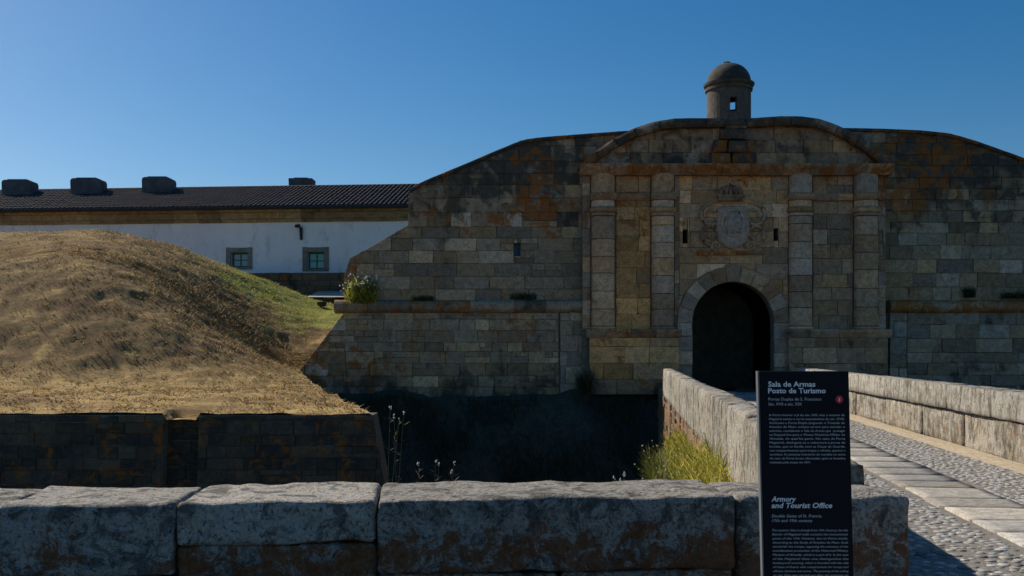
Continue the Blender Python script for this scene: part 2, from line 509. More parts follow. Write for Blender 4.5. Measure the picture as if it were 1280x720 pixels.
sp_ = k.t.nodes.new('ShaderNodeSeparateXYZ'); k.t.links.new(k.pos, sp_.inputs[0])
thatch_shade = k.math('MULTIPLY', k.math('MULTIPLY', k.sm(sp_.outputs[2], .6, 1.5), k.sm(sp_.outputs[2], 3.4, 6.0, 1.0, .7)), k.sm(k.noise(.8, 6, .7), .30, .54))  # mid-slope mask: brown thatch with the grass's self-shadow painted into its colour
c = k.mix(k.math('MULTIPLY', thatch_shade, .85), c, k.mix(n2, (.07, .042, .018), (.25, .145, .055)))
c = k.mix(k.sm(n3, .55, .70, 0, .6), c, (.17, .07, .03))
c = k.mix(k.sm(k.math('ADD', g, k.math('MULTIPLY', k.math('MULTIPLY', k.math('SUBTRACT', n, .5), 1.4), k.sm(g, .05, .35, .35, 1.0))), .42, .72, 0, .9), c, k.mix(n2, (.16, .19, .03), (.42, .40, .08)))
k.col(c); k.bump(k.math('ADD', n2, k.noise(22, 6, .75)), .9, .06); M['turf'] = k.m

def props_of(l=.2, dk=.2, warm=.4, tone=1.0, vl=.15, vd=.15, vw=.25, vt=.15):
    return lambda s, z: (max(0, l + rnd.uniform(-vl, vl)), max(0, dk + rnd.uniform(-vd, vd)), min(1, max(0, warm + rnd.uniform(-vw, vw))), tone * rnd.uniform(1 - vt, 1 + vt))

# ------------------------------------------------------------------ ground, ditch and bank
def profile_sheet(name, prof, x0, x1, nx, mat, amp=0.0, freq=1.0):
    xs = np.linspace(x0, x1, nx); V = []
    for (y, z) in prof:
        for x in xs:
            dz = mnoise.fractal(Vector((x, y, z)) * freq, 1.0, 2.0, 4) * amp if amp else 0
            V.append((x, y, z + dz))
    m = len(prof)
    T = [(j * nx + i, j * nx + i + 1, (j + 1) * nx + i + 1, (j + 1) * nx + i) for j in range(m - 1) for i in range(nx - 1)]
    o = mesh_obj(name, V, T, mat, smooth=True, color=(.2, .3, .3, 1)); o['kind'] = 'structure'
    return o
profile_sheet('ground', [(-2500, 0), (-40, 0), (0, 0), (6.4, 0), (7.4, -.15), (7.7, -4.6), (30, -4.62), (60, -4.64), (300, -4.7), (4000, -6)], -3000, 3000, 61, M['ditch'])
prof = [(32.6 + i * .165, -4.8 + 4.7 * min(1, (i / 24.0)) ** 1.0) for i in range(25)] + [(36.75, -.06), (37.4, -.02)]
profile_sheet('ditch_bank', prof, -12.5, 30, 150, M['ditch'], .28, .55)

# ------------------------------------------------------------------ grass mound
ctl = []
def cp(px, py, Y): ctl.append(P(px, py, Y))
for x in (-500, -300, -100, 100, 250, 350, 465): cp(x, 517, 22)
for x in (-400, -150, 100, 200, 300): cp(x, 490, 26)
for x in (-400, -150, 100, 200, 290): cp(x, 480, 29)
cp(402, 491, 29.5); cp(365, 474, 37.0)
for x, y in ((-350, 420), (-150, 420), (0, 420), (100, 420), (190, 424)): cp(x, y, 31.2)
for x, y in ((-350, 351), (-150, 350), (0, 349), (110, 350)): cp(x, y, 34.4)
for x, y in ((-350, 320), (-150, 319), (0, 318), (110, 318)): cp(x, y, 37.6)
for x, y in ((-400, 292), (-200, 292), (0, 293), (80, 291), (150, 292)): cp(x, y, 43)
cp(200, 364, 35.6); cp(200, 330, 39); cp(200, 301, 44); cp(250, 390, 36.5); cp(250, 321, 45); cp(300, 428, 35); cp(300, 376, 41); cp(300, 338, 47)
cp(345, 456, 35); cp(345, 412, 39.5); cp(345, 355, 48.5)
cp(395, 378, 49.5); cp(395, 396, 46); cp(395, 426, 40); cp(380, 455, 37.9); cp(420, 386, 46); cp(415, 404, 42)
for X in (-45, -30, -22): ctl.append((X, 48, 5.2)); ctl.append((X, 54, 4.6))
for X in (-16, -11, -7, -2): ctl.append((X, 55, 4.4))
ctl += [(-5.0, 41, 2.9), (-2, 41, 3.0), (-6, 39.6, 2.6)]
A = np.array(ctl); n = len(A)
def U(r2): return np.where(r2 > 1e-9, r2 * np.log(np.maximum(r2, 1e-9)), 0)
K = U(((A[:, None, :2] - A[None, :, :2]) ** 2).sum(-1)) + np.eye(n) * 5.0
Pm = np.c_[np.ones(n), A[:, :2]]
W = np.linalg.solve(np.block([[K, Pm], [Pm.T, np.zeros((3, 3))]]), np.r_[A[:, 2], np.zeros(3)])
def mound_z(X, Y):
    X = np.asarray(X, float); Y = np.asarray(Y, float)
    q = np.stack([X.ravel(), Y.ravel()], -1)
    z = U(((q[:, None, :] - A[None, :, :2]) ** 2).sum(-1)) @ W[:n] + W[n] + q @ W[n + 1:]
    return z.reshape(X.shape)
NX0, NX1 = PX(205, 22), PX(249, 22)           # the notch in the retaining wall
EDGE0, EDGE1 = Vector((PX(464, 22), 22.0)), Vector((PX(365, 37), 37.0))
def edge_x(Y): return np.where(Y < 37, EDGE0.x + (Y - 22) / 15.0 * (EDGE1.x - EDGE0.x), np.minimum(2.0, EDGE1.x + (Y - 37) / .9 * 6))
ys = np.concatenate([np.arange(22, 50, .14), np.arange(50, 56, .5)])
us = np.linspace(0, 1, 230)
XX = np.zeros((len(ys), len(us))); YY = np.zeros_like(XX)
for i, y in enumerate(ys):
    XX[i] = -40 + (edge_x(y) + 40) * us ** .62; YY[i] = y
ZZ = mound_z(XX, YY)
GG = np.zeros_like(ZZ)
for i in range(XX.shape[0]):
    for j in range(XX.shape[1]):
        p = Vector((XX[i, j], YY[i, j], 0))
        a = min(1.0, (YY[i, j] - 21.9) / 1.2)
        if YY[i, j] < 51:
            b = mnoise.fractal(p * .42, 1.0, 2.0, 3) * .10 + mnoise.fractal(Vector((p.x * 1.2, p.y * 2.0, ZZ[i, j] * 1.5)), .7, 2.1, 5) * .075
            ZZ[i, j] += b * (0.35 + .65 * a)
        if NX0 < XX[i, j] < NX1 and YY[i, j] < 22.75: ZZ[i, j] -= .16
        px = 640 + XX[i, j] / YY[i, j] * F; py = HOR - (ZZ[i, j] - EYE) / YY[i, j] * F
        g = 0.0
        if YY[i, j] > 37.5: g = max(g, min(1, (px - 215) / 110)) * max(0, min(1, 1.2 - (py - (300 + (px - 200) * .40)) / 42))
        if px > 320: g = max(g, .50 - abs(py - 400) / 110)
        GG[i, j] = max(0, g + .3 * mnoise.noise(p * .5))  if g > .02 else 0
nY, nU = XX.shape
V = np.stack([XX, YY, ZZ], -1).reshape(-1, 3)
ii, jj = np.meshgrid(np.arange(nY - 1), np.arange(nU - 1), indexing='ij')
a = (ii * nU + jj).ravel()
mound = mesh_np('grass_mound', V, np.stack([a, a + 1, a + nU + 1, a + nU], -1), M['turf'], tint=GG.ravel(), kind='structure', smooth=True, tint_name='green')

def blades(bx, by, bz, h, w, lean, tint, n_rot=None):
    """numpy arrays of grass blades: two-segment bent triangles"""
    n = len(bx); th = nrnd.uniform(0, 2 * np.pi, n); ph = nrnd.uniform(0, 2 * np.pi, n)
    wx, wy = np.cos(th) * w / 2, np.sin(th) * w / 2
    lx, ly = np.cos(ph) * lean * h, np.sin(ph) * lean * h
    B = np.stack([bx, by, bz], -1)
    W_ = np.stack([wx, wy, np.zeros(n)], -1)
    mid = B + np.stack([lx * .35, ly * .35, h * .55], -1)
    tip = B + np.stack([lx, ly, h], -1)
    V = np.stack([B - W_, B + W_, mid - W_ * .7, mid + W_ * .7, tip], 1).reshape(-1, 3)
    k = np.arange(n)[:, None] * 5
    T = np.concatenate([k + np.array([0, 1, 3]), k + np.array([0, 3, 2]), k + np.array([2, 3, 4])], 0)
    return V, T, np.repeat(tint, 5)

n = 120000
Yb = nrnd.uniform(22.05, 50, n); ub = nrnd.uniform(0, 1, n) ** .8
Xb = -26 + (edge_x(Yb) + 26 - .05) * ub
ok = ~((Yb < 24.4) & (Xb > NX0 - .1) & (Xb < NX1 + .1)) & (Xb / Yb > -.56)
Xb, Yb = Xb[ok], Yb[ok]
cl = np.array([mnoise.noise(Vector((x * 1.3, y * 1.3, 3))) for x, y in zip(Xb, Yb)])
ok = nrnd.uniform(-.5, .5, len(Xb)) < cl + .1
Xb, Yb, cl = Xb[ok], Yb[ok], cl[ok]
gi = np.clip(((Yb - 22) / .14).astype(int), 0, 199)
gu = np.clip((((Xb + 40) / (edge_x(Yb) + 40)) ** (1 / .62) * 229).astype(int), 0, 229)
Zb = ZZ[gi, gu] - .02; gg = GG[gi, gu]
tint = np.where(nrnd.uniform(0, 1, len(Xb)) < np.clip(gg * 1.1, 0, 1), nrnd.uniform(.75, 1, len(Xb)), nrnd.uniform(-.3, .6, len(Xb)))
V, T, t = blades(Xb, Yb, Zb, nrnd.uniform(.03, .11, len(Xb)), .03, 1.6, tint)
o = mesh_np('dry_grass', V, T, M['straw'], tint=t, kind='stuff')

# ------------------------------------------------------------------ retaining wall under the mound
rw = empty('retaining_wall', (PX(240, 22), 22, -4.6), 'dark orange stained stone retaining wall holding up the dry grass mound', 'retaining wall')
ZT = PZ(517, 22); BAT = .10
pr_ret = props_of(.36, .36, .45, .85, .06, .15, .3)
xa, xe = PX(-420, 22), PX(466, 22)
def ret_panel(T, s0, s1, ztop, s1b=None, visible=True, zbot=-4.6, zvis=-1.9):
    s1b = s1 if s1b is None else s1b
    prism([(s0, zbot), (s1b, zbot), (s1, ztop - .03), (s0, ztop - .03)], [], T, -.8, 0, M['mortar'], rw, 'wall_core')
    if visible:
        k = (ztop - zvis) / (ztop - zbot)
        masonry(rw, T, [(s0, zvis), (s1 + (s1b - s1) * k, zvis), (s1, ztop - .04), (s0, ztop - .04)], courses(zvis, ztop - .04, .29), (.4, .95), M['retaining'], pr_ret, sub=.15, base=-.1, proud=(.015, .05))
T1 = angled((0, 22), 0, BAT, ZT)
ret_panel(T1, xa, NX0, ZT)
ret_panel(T1, NX1, xe, ZT, xe + .9)
ret_panel(angled((0, 22.36), 0, BAT, ZT), NX0 - .1, NX1 + .1, ZT - .15)
ang = math.atan2(EDGE1.y - EDGE0.y, EDGE1.x - EDGE0.x)
side_len = (EDGE1 - EDGE0).length
TS = angled((EDGE0.x, EDGE0.y), ang, 0, 0)     # faces the ditch; d is flipped so that outward is to the right
TSo = lambda s, d, z: TS(s, d + (.2 - z) * .10, z)
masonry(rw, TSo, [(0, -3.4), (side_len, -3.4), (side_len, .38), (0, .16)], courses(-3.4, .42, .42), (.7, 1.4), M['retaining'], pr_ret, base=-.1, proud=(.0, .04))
prism([(.45, -4.6), (side_len, -4.6), (side_len, .38), (.45, .15)], [], TSo, -.6, 0, M['mortar'], rw, 'wall_core')

# ------------------------------------------------------------------ gate and ramparts
YW, YG = 37.0, 36.6
def w(px, py, Y=YW): return (PX(px, Y), PZ(py, Y))
TW = frontal(YW)

LICHEN = [(668, 232, 38, .5), (690, 268, 34, .35), (560, 262, 34, .3), (640, 270, 20, .3), (440, 345, 26, .5), (405, 452, 55, .42), (480, 465, 40, .35), (650, 400, 60, .2),
          (1145, 205, 55, .55), (1128, 250, 36, .5), (1210, 205, 40, .35), (1245, 240, 20, .3), (1175, 225, 40, .3), (612, 255, 26, .3), (740, 190, 50, .25), (700, 310, 20, .35), (535, 235, 20, .3)]
LICHEN += [(826, 320, 20, .45), (826, 370, 18, .45), (745, 262, 22, .5), (745, 320, 14, .35), (790, 270, 26, .3), (916, 225, 60, .25), (1100, 240, 26, .5), (750, 420, 26, .3), (800, 455, 30, .25)]
def WEAR(X, z):
    px, py = 640 + X / 36.8 * F, HOR - (z - EYE) / 36.8 * F
    l = 0.0
    for (a, b, r_, k_) in LICHEN: l += 1.0 * k_ * max(0, 1 - ((px - a) ** 2 + (py - b) ** 2) / (r_ * r_ * 1.7))
    d = .62 * min(1, max(0, (z - 5.0) / 3.4)) * (1 if px < 725 or px > 1110 else .3 if z > 8.3 else .08) + .3 * min(1, max(0, (1.4 - z) / 1.4))
    return min(l * 1.15, .66), d
def wall_props(base):
    def f(s, z):
        l, dk, wm, tn = base(s, z)
        if rnd.random() < .12: tn *= 1.42
        return (l, dk, wm, tn)
    return f
CZ0, CZ1 = PZ(392, YW), PZ(375, YW)

def half_round(z0, z1, d, n=8):
    c = (z0 + z1) / 2; r = (z1 - z0) / 2
    return [(-.2, z0)] + [(d * math.cos(t), c + r * math.sin(t)) for t in [(-math.pi / 2 + math.pi * i / n) for i in range(n + 1)]] + [(-.2, z1)]

# left rampart
lw = empty('rampart_wall', (PX(600, YW), YW, -.2), 'dark stone rampart stepping down to the left of the gate, with flowering weeds at its low end', 'rampart')
top_l = [w(430, 345), w(437, 323), w(510, 281), w(511, 237), w(530, 226), w(560, 214), w(605, 195), w(650, 176), w(664, 173), w(700, 170), w(740, 167), w(772, 164.5), w(800, 163)]
up_l = [w(430, 380)] + top_l + [w(800, 300), w(735, 300), w(735, 380)]
slot = (PX(642, YW), PX(650.5, YW), PZ(320, YW), PZ(304, YW))
rect = lambda a: [(a[0], a[2]), (a[1], a[2]), (a[1], a[3]), (a[0], a[3])]
prism([(a, b - .03) if b > 4 else (a, b) for a, b in up_l], [rect(slot)], TW, -2.4, -.03, M['mortar'], lw, 'wall_core')
masonry(lw, TW, up_l, courses(CZ1 - .05, 10.0, .50, .15), (.7, 1.5), M['rampart'], wall_props(props_of(.10, .10, .42, .95, .04, .10, .24, .17)), avoid=[slot], sub=.16)
mbx = MB(); mbx.box(slot[0], slot[1], YW + .32, YW + .40, slot[2], slot[3]); mbx.build('slot_plate', M['slot_plate'], lw)
band(top_l[3:], TW, .14, -2.5, .10, 1.3, M['rampart'], lw, props_of(.3, .55, .2, .6))
low_l = [w(430, 392), w(368, 473), w(360, 500), w(735, 500), w(735, 392)]
prism(low_l, [], frontal(YW - .12), -1.15, -.03, M['mortar'], lw, 'wall_core')
prism([w(432, 396), w(735, 396), w(735, 376), w(432, 376)], [], TW, -2.0, .02, M['mortar'], lw, 'wall_core')
masonry(lw, frontal(YW - .12), [w(430, 391), w(368, 473), w(360, 500), w(698, 500), w(698, 391)], courses(PZ(500, YW), PZ(391, YW), .40, .25), (.45, 1.1), M['rampart'], wall_props(props_of(.14, .14, .5, .95, .05, .12, .24, .18)), sub=.22)
masonry(lw, frontal(YW - .17), [w(700, 500), w(700, 391), w(728, 391), w(728, 500)], courses(PZ(500, YW), PZ(391, YW), .62, .15), (.84, .85), M['rampart'], props_of(.05, .1, .2, 1.15), base=-.2)
hr = half_round(CZ0, CZ1, .36)
moulding(hr, PX(419, YW), PX(728.5, YW), TW, 1.25, M['rampart'], lw, props_of(.52, .3, .4, .9, .25), name='cordon_stone')
for i in range(18):       # weathering ledge stones above the cordon
    pass

# right rampart
rwl = empty('rampart_wall', (PX(1250, YW), YW, -.2), 'dark stone rampart to the right of the gate with an orange cordon running out of view', 'rampart')
top_r = [w(1040, 160), w(1100, 161), w(1150, 163), w(1188, 167), w(1215, 175), w(1280, 198), w(1400, 238), w(1500, 270)]
up_r = [w(1100, 380), w(1100, 300), w(1040, 260)] + top_r + [w(1500, 380)]
prism([(a, b - .03) if b > 4 else (a, b) for a, b in up_r], [], TW, -2.4, -.03, M['mortar'], rwl, 'wall_core')
masonry(rwl, TW, up_r, courses(CZ1 - .05, 10.2, .47, .15), (.65, 1.4), M['rampart'], wall_props(props_of(.08, .06, .45, .95, .04, .10, .30, .18)))
band(top_r, TW, .14, -2.5, .10, 1.3, M['rampart'], rwl, props_of(.3, .55, .2, .6))
prism([w(1100, 500), w(1500, 500), w(1500, 392), w(1100, 392)], [], frontal(YW - .12), -1.15, -.03, M['mortar'], rwl, 'wall_core')
prism([w(1108, 396), w(1500, 396), w(1500, 376), w(1108, 376)], [], TW, -2.0, .02, M['mortar'], rwl, 'wall_core')
masonry(rwl, frontal(YW - .12), [w(1132, 500), w(1132, 391), w(1500, 391), w(1500, 500)], courses(PZ(500, YW), PZ(391, YW), .46), (.8, 1.5), M['rampart'], props_of(.08, .15, .3, .95))
masonry(rwl, frontal(YW - .17), [w(1110, 500), w(1110, 391), w(1131, 391), w(1131, 500)], courses(PZ(500, YW), PZ(391, YW), .6, .15), (.64, .65), M['rampart'], props_of(.05, .1, .1, 1.1), base=-.2)
moulding(hr, PX(1109.5, YW), PX(1500, YW), TW, 1.3, M['rampart'], rwl, props_of(.78, .1, .5, 1.0, .15), name='cordon_stone')

# the gate itself
gt = empty('fortress_gate', (PX(916, YG), YG, 0), 'weathered baroque stone fortress gate with an arched dark doorway, paired columns and curved pediment', 'gate')
TG = frontal(YG)
g = lambda px, py: w(px, py, YG)
AC = g(916, 403.5); AR = 51 / F * YG; AR2 = 70 / F * YG
def arc(c, r, a0, a1, n): return [(c[0] + r * math.cos(R(a0 + (a1 - a0) * i / n)), c[1] + r * math.sin(R(a0 + (a1 - a0) * i / n))) for i in range(n + 1)]
ZB = -.06
curve_t = [g(722, 211), g(733, 199), g(748, 187), g(768, 174), g(790, 163), g(815, 154.5), g(842, 150.5), g(870, 150), g(900, 150), g(920, 150), g(945, 149.5), g(970, 147.5), g(995, 147.5), g(1020, 150.5), g(1042, 158), g(1062, 168), g(1082, 180), g(1100, 195), g(1113, 211)]
outl = [(g(728, 0)[0], ZB)] + [(g(728, 0)[0], g(0, 211)[1])] + [(a, b - .1) for a, b in curve_t[1:-1]] + [(g(1107, 0)[0], g(0, 211)[1]), (g(1107, 0)[0], ZB)]
door = [(AC[0] + AR, ZB)] + arc(AC, AR, 0, 180, 22) + [(AC[0] - AR, ZB)]
body = outl[::-1]
full = [(g(1107, 0)[0], ZB), (g(1107, 0)[0], g(0, 211)[1])] + [(a, b - .1) for a, b in curve_t[1:-1][::-1]] + [(g(728, 0)[0], g(0, 211)[1]), (g(728, 0)[0], ZB)] + door[::-1]
sl1 = (PX(853.5, YG), PX(859.5, YG), PZ(304, YG), PZ(287, YG)); sl2 = (PX(967, YG), PX(973, YG), PZ(301, YG), PZ(285.5, YG))
prism(full, [rect(sl1), rect(sl2)], TG, -9.0, -.03, M['mortar'], gt, 'wall_core')
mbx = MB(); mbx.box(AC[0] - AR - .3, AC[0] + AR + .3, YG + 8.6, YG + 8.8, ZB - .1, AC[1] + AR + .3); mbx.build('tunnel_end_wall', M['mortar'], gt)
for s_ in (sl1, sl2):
    mbx = MB(); mbx.box(s_[0] - .05, s_[1] + .05, YG + 1.0, YG + 1.1, s_[2] - .05, s_[3] + .05); mbx.build('slot_back', M['shade_black'], gt)  # black plate painting the dark depth of the slot
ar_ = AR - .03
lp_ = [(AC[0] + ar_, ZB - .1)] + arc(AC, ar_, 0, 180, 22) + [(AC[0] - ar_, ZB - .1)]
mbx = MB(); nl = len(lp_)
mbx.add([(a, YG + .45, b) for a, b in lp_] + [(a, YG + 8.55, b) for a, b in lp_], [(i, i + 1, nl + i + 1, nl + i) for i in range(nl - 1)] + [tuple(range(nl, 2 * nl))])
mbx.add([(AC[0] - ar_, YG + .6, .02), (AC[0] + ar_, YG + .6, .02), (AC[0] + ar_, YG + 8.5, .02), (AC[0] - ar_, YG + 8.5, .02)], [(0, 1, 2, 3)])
mbx.build('tunnel_shade_lining', M['shade_black'], gt)  # black sheet added inside the vault, painting the passage's shade
gp = wall_props(props_of(.10, .06, .62, 1.14, .04, .1, .26, .15))
gp_dim = props_of(.1, .1, .3, .95, .15, .15, .35)
# voussoirs and jambs
nv = 11
for i in range(nv):
    a0, a1 = 180 * i / nv, 180 * (i + 1) / nv
    pl = arc(AC, AR, a0, a1, 3) + arc(AC, AR2 + (.08 if i == nv // 2 else 0), a0, a1, 3)[::-1]
    stone(pl, TG, -.25, .10, M['gate'], gt, gp_dim(0, 0), name='voussoir')
for sd in (-1, 1):
    zz = courses(ZB, AC[1], .52, .1)
    for za, zb in zip(zz[:-1], zz[1:]):
        x0, x1 = sorted((AC[0] + sd * AR, AC[0] + sd * AR2))
        stone([(x0, za), (x1, za), (x1, zb), (x0, zb)], TG, -.25, .10, M['gate'], gt, props_of(.02, .1, .1, 1.0)(0, 0), name='jamb_stone')
# masonry of the bays
ZE = PZ(217, YG); ZA1, ZA0 = PZ(243, YG), PZ(251, YG); ZP1, ZP0 = PZ(412, YG), PZ(422, YG)
ring = arc(AC, AR2, 0, 180, 20)
def bay(px0, px1, z0, z1, pr, h=.5, wr=(.6, 1.25), avoid=(), d=0.0, outline=None):
    ol = outline or [(PX(px0, YG), z0), (PX(px1, YG), z0), (PX(px1, YG), z1), (PX(px0, YG), z1)]
    masonry(gt, frontal(YG - d), ol, courses(z0, z1, h, .15), wr, M['gate'], pr, avoid=avoid)
xl, xr = PX(849, YG), PX(985, YG)
mid = [(xr, ZB), (xr, ZE), (xl, ZE), (xl, ZB), (AC[0] - AR2, ZB)] + ring[::-1] + [(AC[0] + AR2, ZB)]
mid = [(xr, AC[1] - .6), (xr, ZE), (xl, ZE), (xl, AC[1] - .6)] + [(AC[0] - AR2, AC[1] - .6)] + ring[::-1] + [(AC[0] + AR2, AC[1] - .6)]
masonry(gt, TG, mid, courses(AC[1] - .6, ZE, .56, .12), (.75, 1.3), M['gate'], gp, avoid=[sl1, sl2])
bay(770, 813, ZP1, ZE, props_of(.14, .04, .95, 1.15, .12), .55, (.5, 1.1))
bay(1016, 1066, ZP1, ZE, props_of(.08, .12, .45, .95), .52, (.55, 1.1))
bay(728, 738, ZP1, ZE, gp_dim, .55, (.5, .6)); bay(843, 849, ZP1, ZE, gp_dim, .55, (.5, .6)); bay(1097.5, 1107, ZP1, ZE, gp_dim, .55, (.5, .6))
bay(736, 847, ZB + .55, ZP0, props_of(.14, .05, .8, 1.15), .62, (.8, 1.4), d=.30); bay(983, 1106, ZB + .55, ZP0, props_of(.04, .15, .45, .9), .62, (.8, 1.4), d=.30)
bay(733, 848, ZB, ZB + .55, props_of(.2, .2, .4, .8), .55, (1.2, 1.9), d=.40); bay(982, 1108, ZB, ZB + .55, props_of(.05, .3, .4, .8), .55, (1.2, 1.9), d=.40)
for a, b in ((736, 847), (983, 1106)):
    mbx = MB(); mbx.box(PX(a, YG) + .03, PX(b, YG) - .03, YG - .26, YG, ZB, ZP0); mbx.build('pedestal_core', M['mortar'], gt)
    pf = [(-.1, ZP0), (.34, ZP0), (.40, ZP0 + .10), (.46, ZP1 - .08), (.46, ZP1), (-.1, ZP1)]
    moulding(pf, PX(a - 4, YG), PX(b + 3, YG), TG, .95, M['gate'], gt, props_of(.45 if a < 800 else .12, .2, .4, .9, .25), name='pedestal_cornice_stone')
# columns
def col_prof(r, n=9): return [(r * math.cos(t), .42 * r * 1.3 * math.sin(t)) for t in [math.pi * i / n for i in range(n + 1)]]
for ci, (pa, pb) in enumerate(((739, 768), (814, 842), (985.5, 1014), (1067, 1096))):
    xc, hw = PX((pa + pb) / 2, YG), (PX(pb, YG) - PX(pa, YG)) / 2
    ZC0, ZC1 = PZ(408, YG), PZ(271, YG)
    core = MB(); core.box(xc - hw * .85, xc + hw * .85, YG - .12, YG + .1, ZP1, ZE)
    col = core.build('column', M['mortar'], gt)
    def sect(r, z0, z1, cp_, nm, dep=.36, bev=.02):
        n = 10; V = []; 
        for z, rr in ((z0, r - bev), (z0 + bev, r), (z1 - bev, r), (z1, r - bev)):
            for i in range(n + 1):
                t = math.pi * i / n
                ct, st = math.cos(t), math.sin(t)
                k_ = 1 / (abs(ct) ** 3.2 + abs(st) ** 3.2) ** (1 / 3.2)
                V.append((xc + rr * ct * k_, YG - .02 - (dep - (r - rr)) * st * k_, z))
        m = n + 1
        Fs = [(j * m + i, j * m + i + 1, (j + 1) * m + i + 1, (j + 1) * m + i) for j in range(3) for i in range(n)]
        Fs += [tuple(range(m))[::-1], tuple(range(3 * m, 4 * m))]
        mesh_obj(nm, V, Fs, M['gate'], col, cp_)
    zz = courses(ZC0, ZC1, .64, .12)
    cpp = props_of(.14 if ci < 2 else .04, .05, .45 if ci < 2 else .3, 1.2)
    for za, zb in zip(zz[:-1], zz[1:]): sect(hw * rnd.uniform(.97, 1.0), za + .008, zb - .008, cpp(0, 0), 'column_drum')
    sect(hw * 1.12, ZP1, ZC0 - .01, cpp(0, 0), 'column_base', .42, .04)
    sect(hw * 1.06, ZC1 + .01, ZC1 + .12, cpp(0, 0), 'column_neck', .39)
    sect(hw * 1.18, ZC1 + .13, PZ(260, YG), props_of(.5 if ci < 2 else .3, .2, .5, .9)(0, 0), 'capital', .45, .05)
    sect(hw * 1.0, PZ(260, YG) + .01, ZA0 - .01, cpp(0, 0), 'architrave_block', .33)
    sect(hw * 1.0, ZA1 + .01, ZE - .01, cpp(0, 0), 'frieze_block', .33)
    pf = [(-.05, ZA0), (.36, ZA0), (.42, ZA0 + .1), (.42, ZA1), (-.05, ZA1)]
    moulding(pf, xc - hw * 1.1, xc + hw * 1.1, TG, 2.5, M['gate'], gt, props_of(.35, .15, .45, 1.0), name='architrave_stone')
for a, b in ((768, 814), (1014, 1067)):
    pf = [(-.05, ZA0), (.10, ZA0), (.16, ZA0 + .1), (.16, ZA1), (-.05, ZA1)]
    moulding(pf, PX(a + 2, YG), PX(b - 2, YG), TG, .9, M['gate'], gt, props_of(.35, .1, .6, 1.1), name='architrave_stone')
# horizontal cornice and pediment
ZK = PZ(208, YG)
pf = [(-.1, ZE - .10), (.30, ZE - .10), (.40, ZE + .0), (.55, ZE + .14), (.60, ZK - .04), (.60, ZK), (-.1, ZK)]
moulding(pf, PX(724, YG), PX(1111, YG), TG, 1.05, M['gate'], gt, props_of(.80, .1, .4, 1.0, .18), name='cornice_stone')
tymp = [(a, b - .15) for a, b in curve_t]
tymp = [(tymp[0][0] + .3, ZK)] + [(a, max(b, ZK)) for a, b in tymp[1:-1]] + [(tymp[-1][0] - .3, ZK)]
masonry(gt, TG, tymp, courses(ZK, 10.4, .5, .12), (.7, 1.3), M['gate'], props_of(.14, .2, .4, .95, .12, .15))
ct = [(a, b) for a, b in curve_t]
band(ct, TG, .33, -.6, .40, .85, M['gate'], gt, props_of(.34, .40, .4, .85, .12), name='pediment_stone', bev=.09)
# broken centre of the pediment: stacked worn blocks around a niche stone
cb = props_of(.35, .4, .4, .8, .3)
for (x0, y0, x1, y1, d) in ((886, 208, 912, 193, .42), (912, 208, 944, 194, .40), (890, 193, 908, 176, .34), (908, 193, 930, 178, .46), (930, 194, 942, 176, .3), (897, 176, 936, 163, .38), (903, 163, 931, 152, .34)):
    (xa_, za_), (xb_, zb_) = g(x0, y0), g(x1, y1)
    stone([(xa_, za_), (xb_, za_), (xb_ - .04, zb_), (xa_ + .04, zb_)], TG, 0, d, M['gate'], gt, cb(0, 0), name='keystone_block', bev=.06, jit=.03)
# coat of arms
def oval(cx, cz, rx, rz, d0, d1, n=28, inner=None):
    V = []; Fs = []
    if inner is None:
        V = [TG(cx + rx * math.cos(2 * math.pi * i / n), d0, cz + rz * math.sin(2 * math.pi * i / n)) for i in range(n)]
        V += [TG(cx + rx * .86 * math.cos(2 * math.pi * i / n), d1, cz + rz * .86 * math.sin(2 * math.pi * i / n)) for i in range(n)]
        V.append(TG(cx, d1 + .03, cz))
        for i in range(n): Fs += [(i, (i + 1) % n, n + (i + 1) % n, n + i), (n + i, n + (i + 1) % n, 2 * n)]
        return V, Fs
sx, sz = g(915, 287)
sg = TG
shield_pts = [g(a, b) for a, b in ((896, 262), (903, 258), (929, 258), (935, 262), (936, 285), (933, 302), (924, 308), (915, 312), (906, 308), (898, 302), (895, 285))]
sh = stone(shield_pts, TG, 0, .16, M['gate'], gt, (0, .05, .05, 1.25), name='shield', bev=.06, gap=0)
V, Fs = oval(*g(915, 279), .36, .44, .155, .22)
mesh_obj('shield_boss', V, Fs, M['gate'], gt, (0, .05, 0, 1.35), smooth=True)
mb_ = MB(); c0 = g(915, 279)
mb_.tube([TG(c0[0] + .40 * math.cos(2 * math.pi * i / 24), .17, c0[1] + .48 * math.sin(2 * math.pi * i / 24)) for i in range(25)], .05, 6)
mb_.build('shield_ring', M['gate'], gt, (0, .1, .05, 1.1), True)
def scroll(cx, cz, r, a0, turns, sd, rad=.06):
    pts = []
    for i in range(26):
        k_ = i / 25; a = R(a0) + sd * k_ * turns * 2 * math.pi; rr = r * (1 - .72 * k_)
        pts.append(TG(cx + rr * math.cos(a), .09 - .0 * k_, cz + rr * math.sin(a)))
    m_ = MB(); m_.tube(pts, [rad * (1 - .5 * i / 25) for i in range(26)], 6)
    m_.build('scroll', M['gate'], gt, (.05, .25, .3, 1.0), True)
for sd, cxp in ((1, 889), (-1, 942)):
    scroll(*g(cxp, 270), .46, 90, 1.3, sd, .075); scroll(*g(cxp - sd * 1, 293), .40, 270, 1.3, -sd, .07); scroll(*g(cxp + sd * 6, 308), .22, 270, 1.1, -sd, .05)
cw = MB()
cx_, cz_ = g(912, 252)
cw.box(cx_ - .46, cx_ + .46, YG - .26, YG, cz_, cz_ + .14)
cw.box(cx_ - .50, cx_ + .50, YG - .30, YG, cz_ + .14, cz_ + .22)
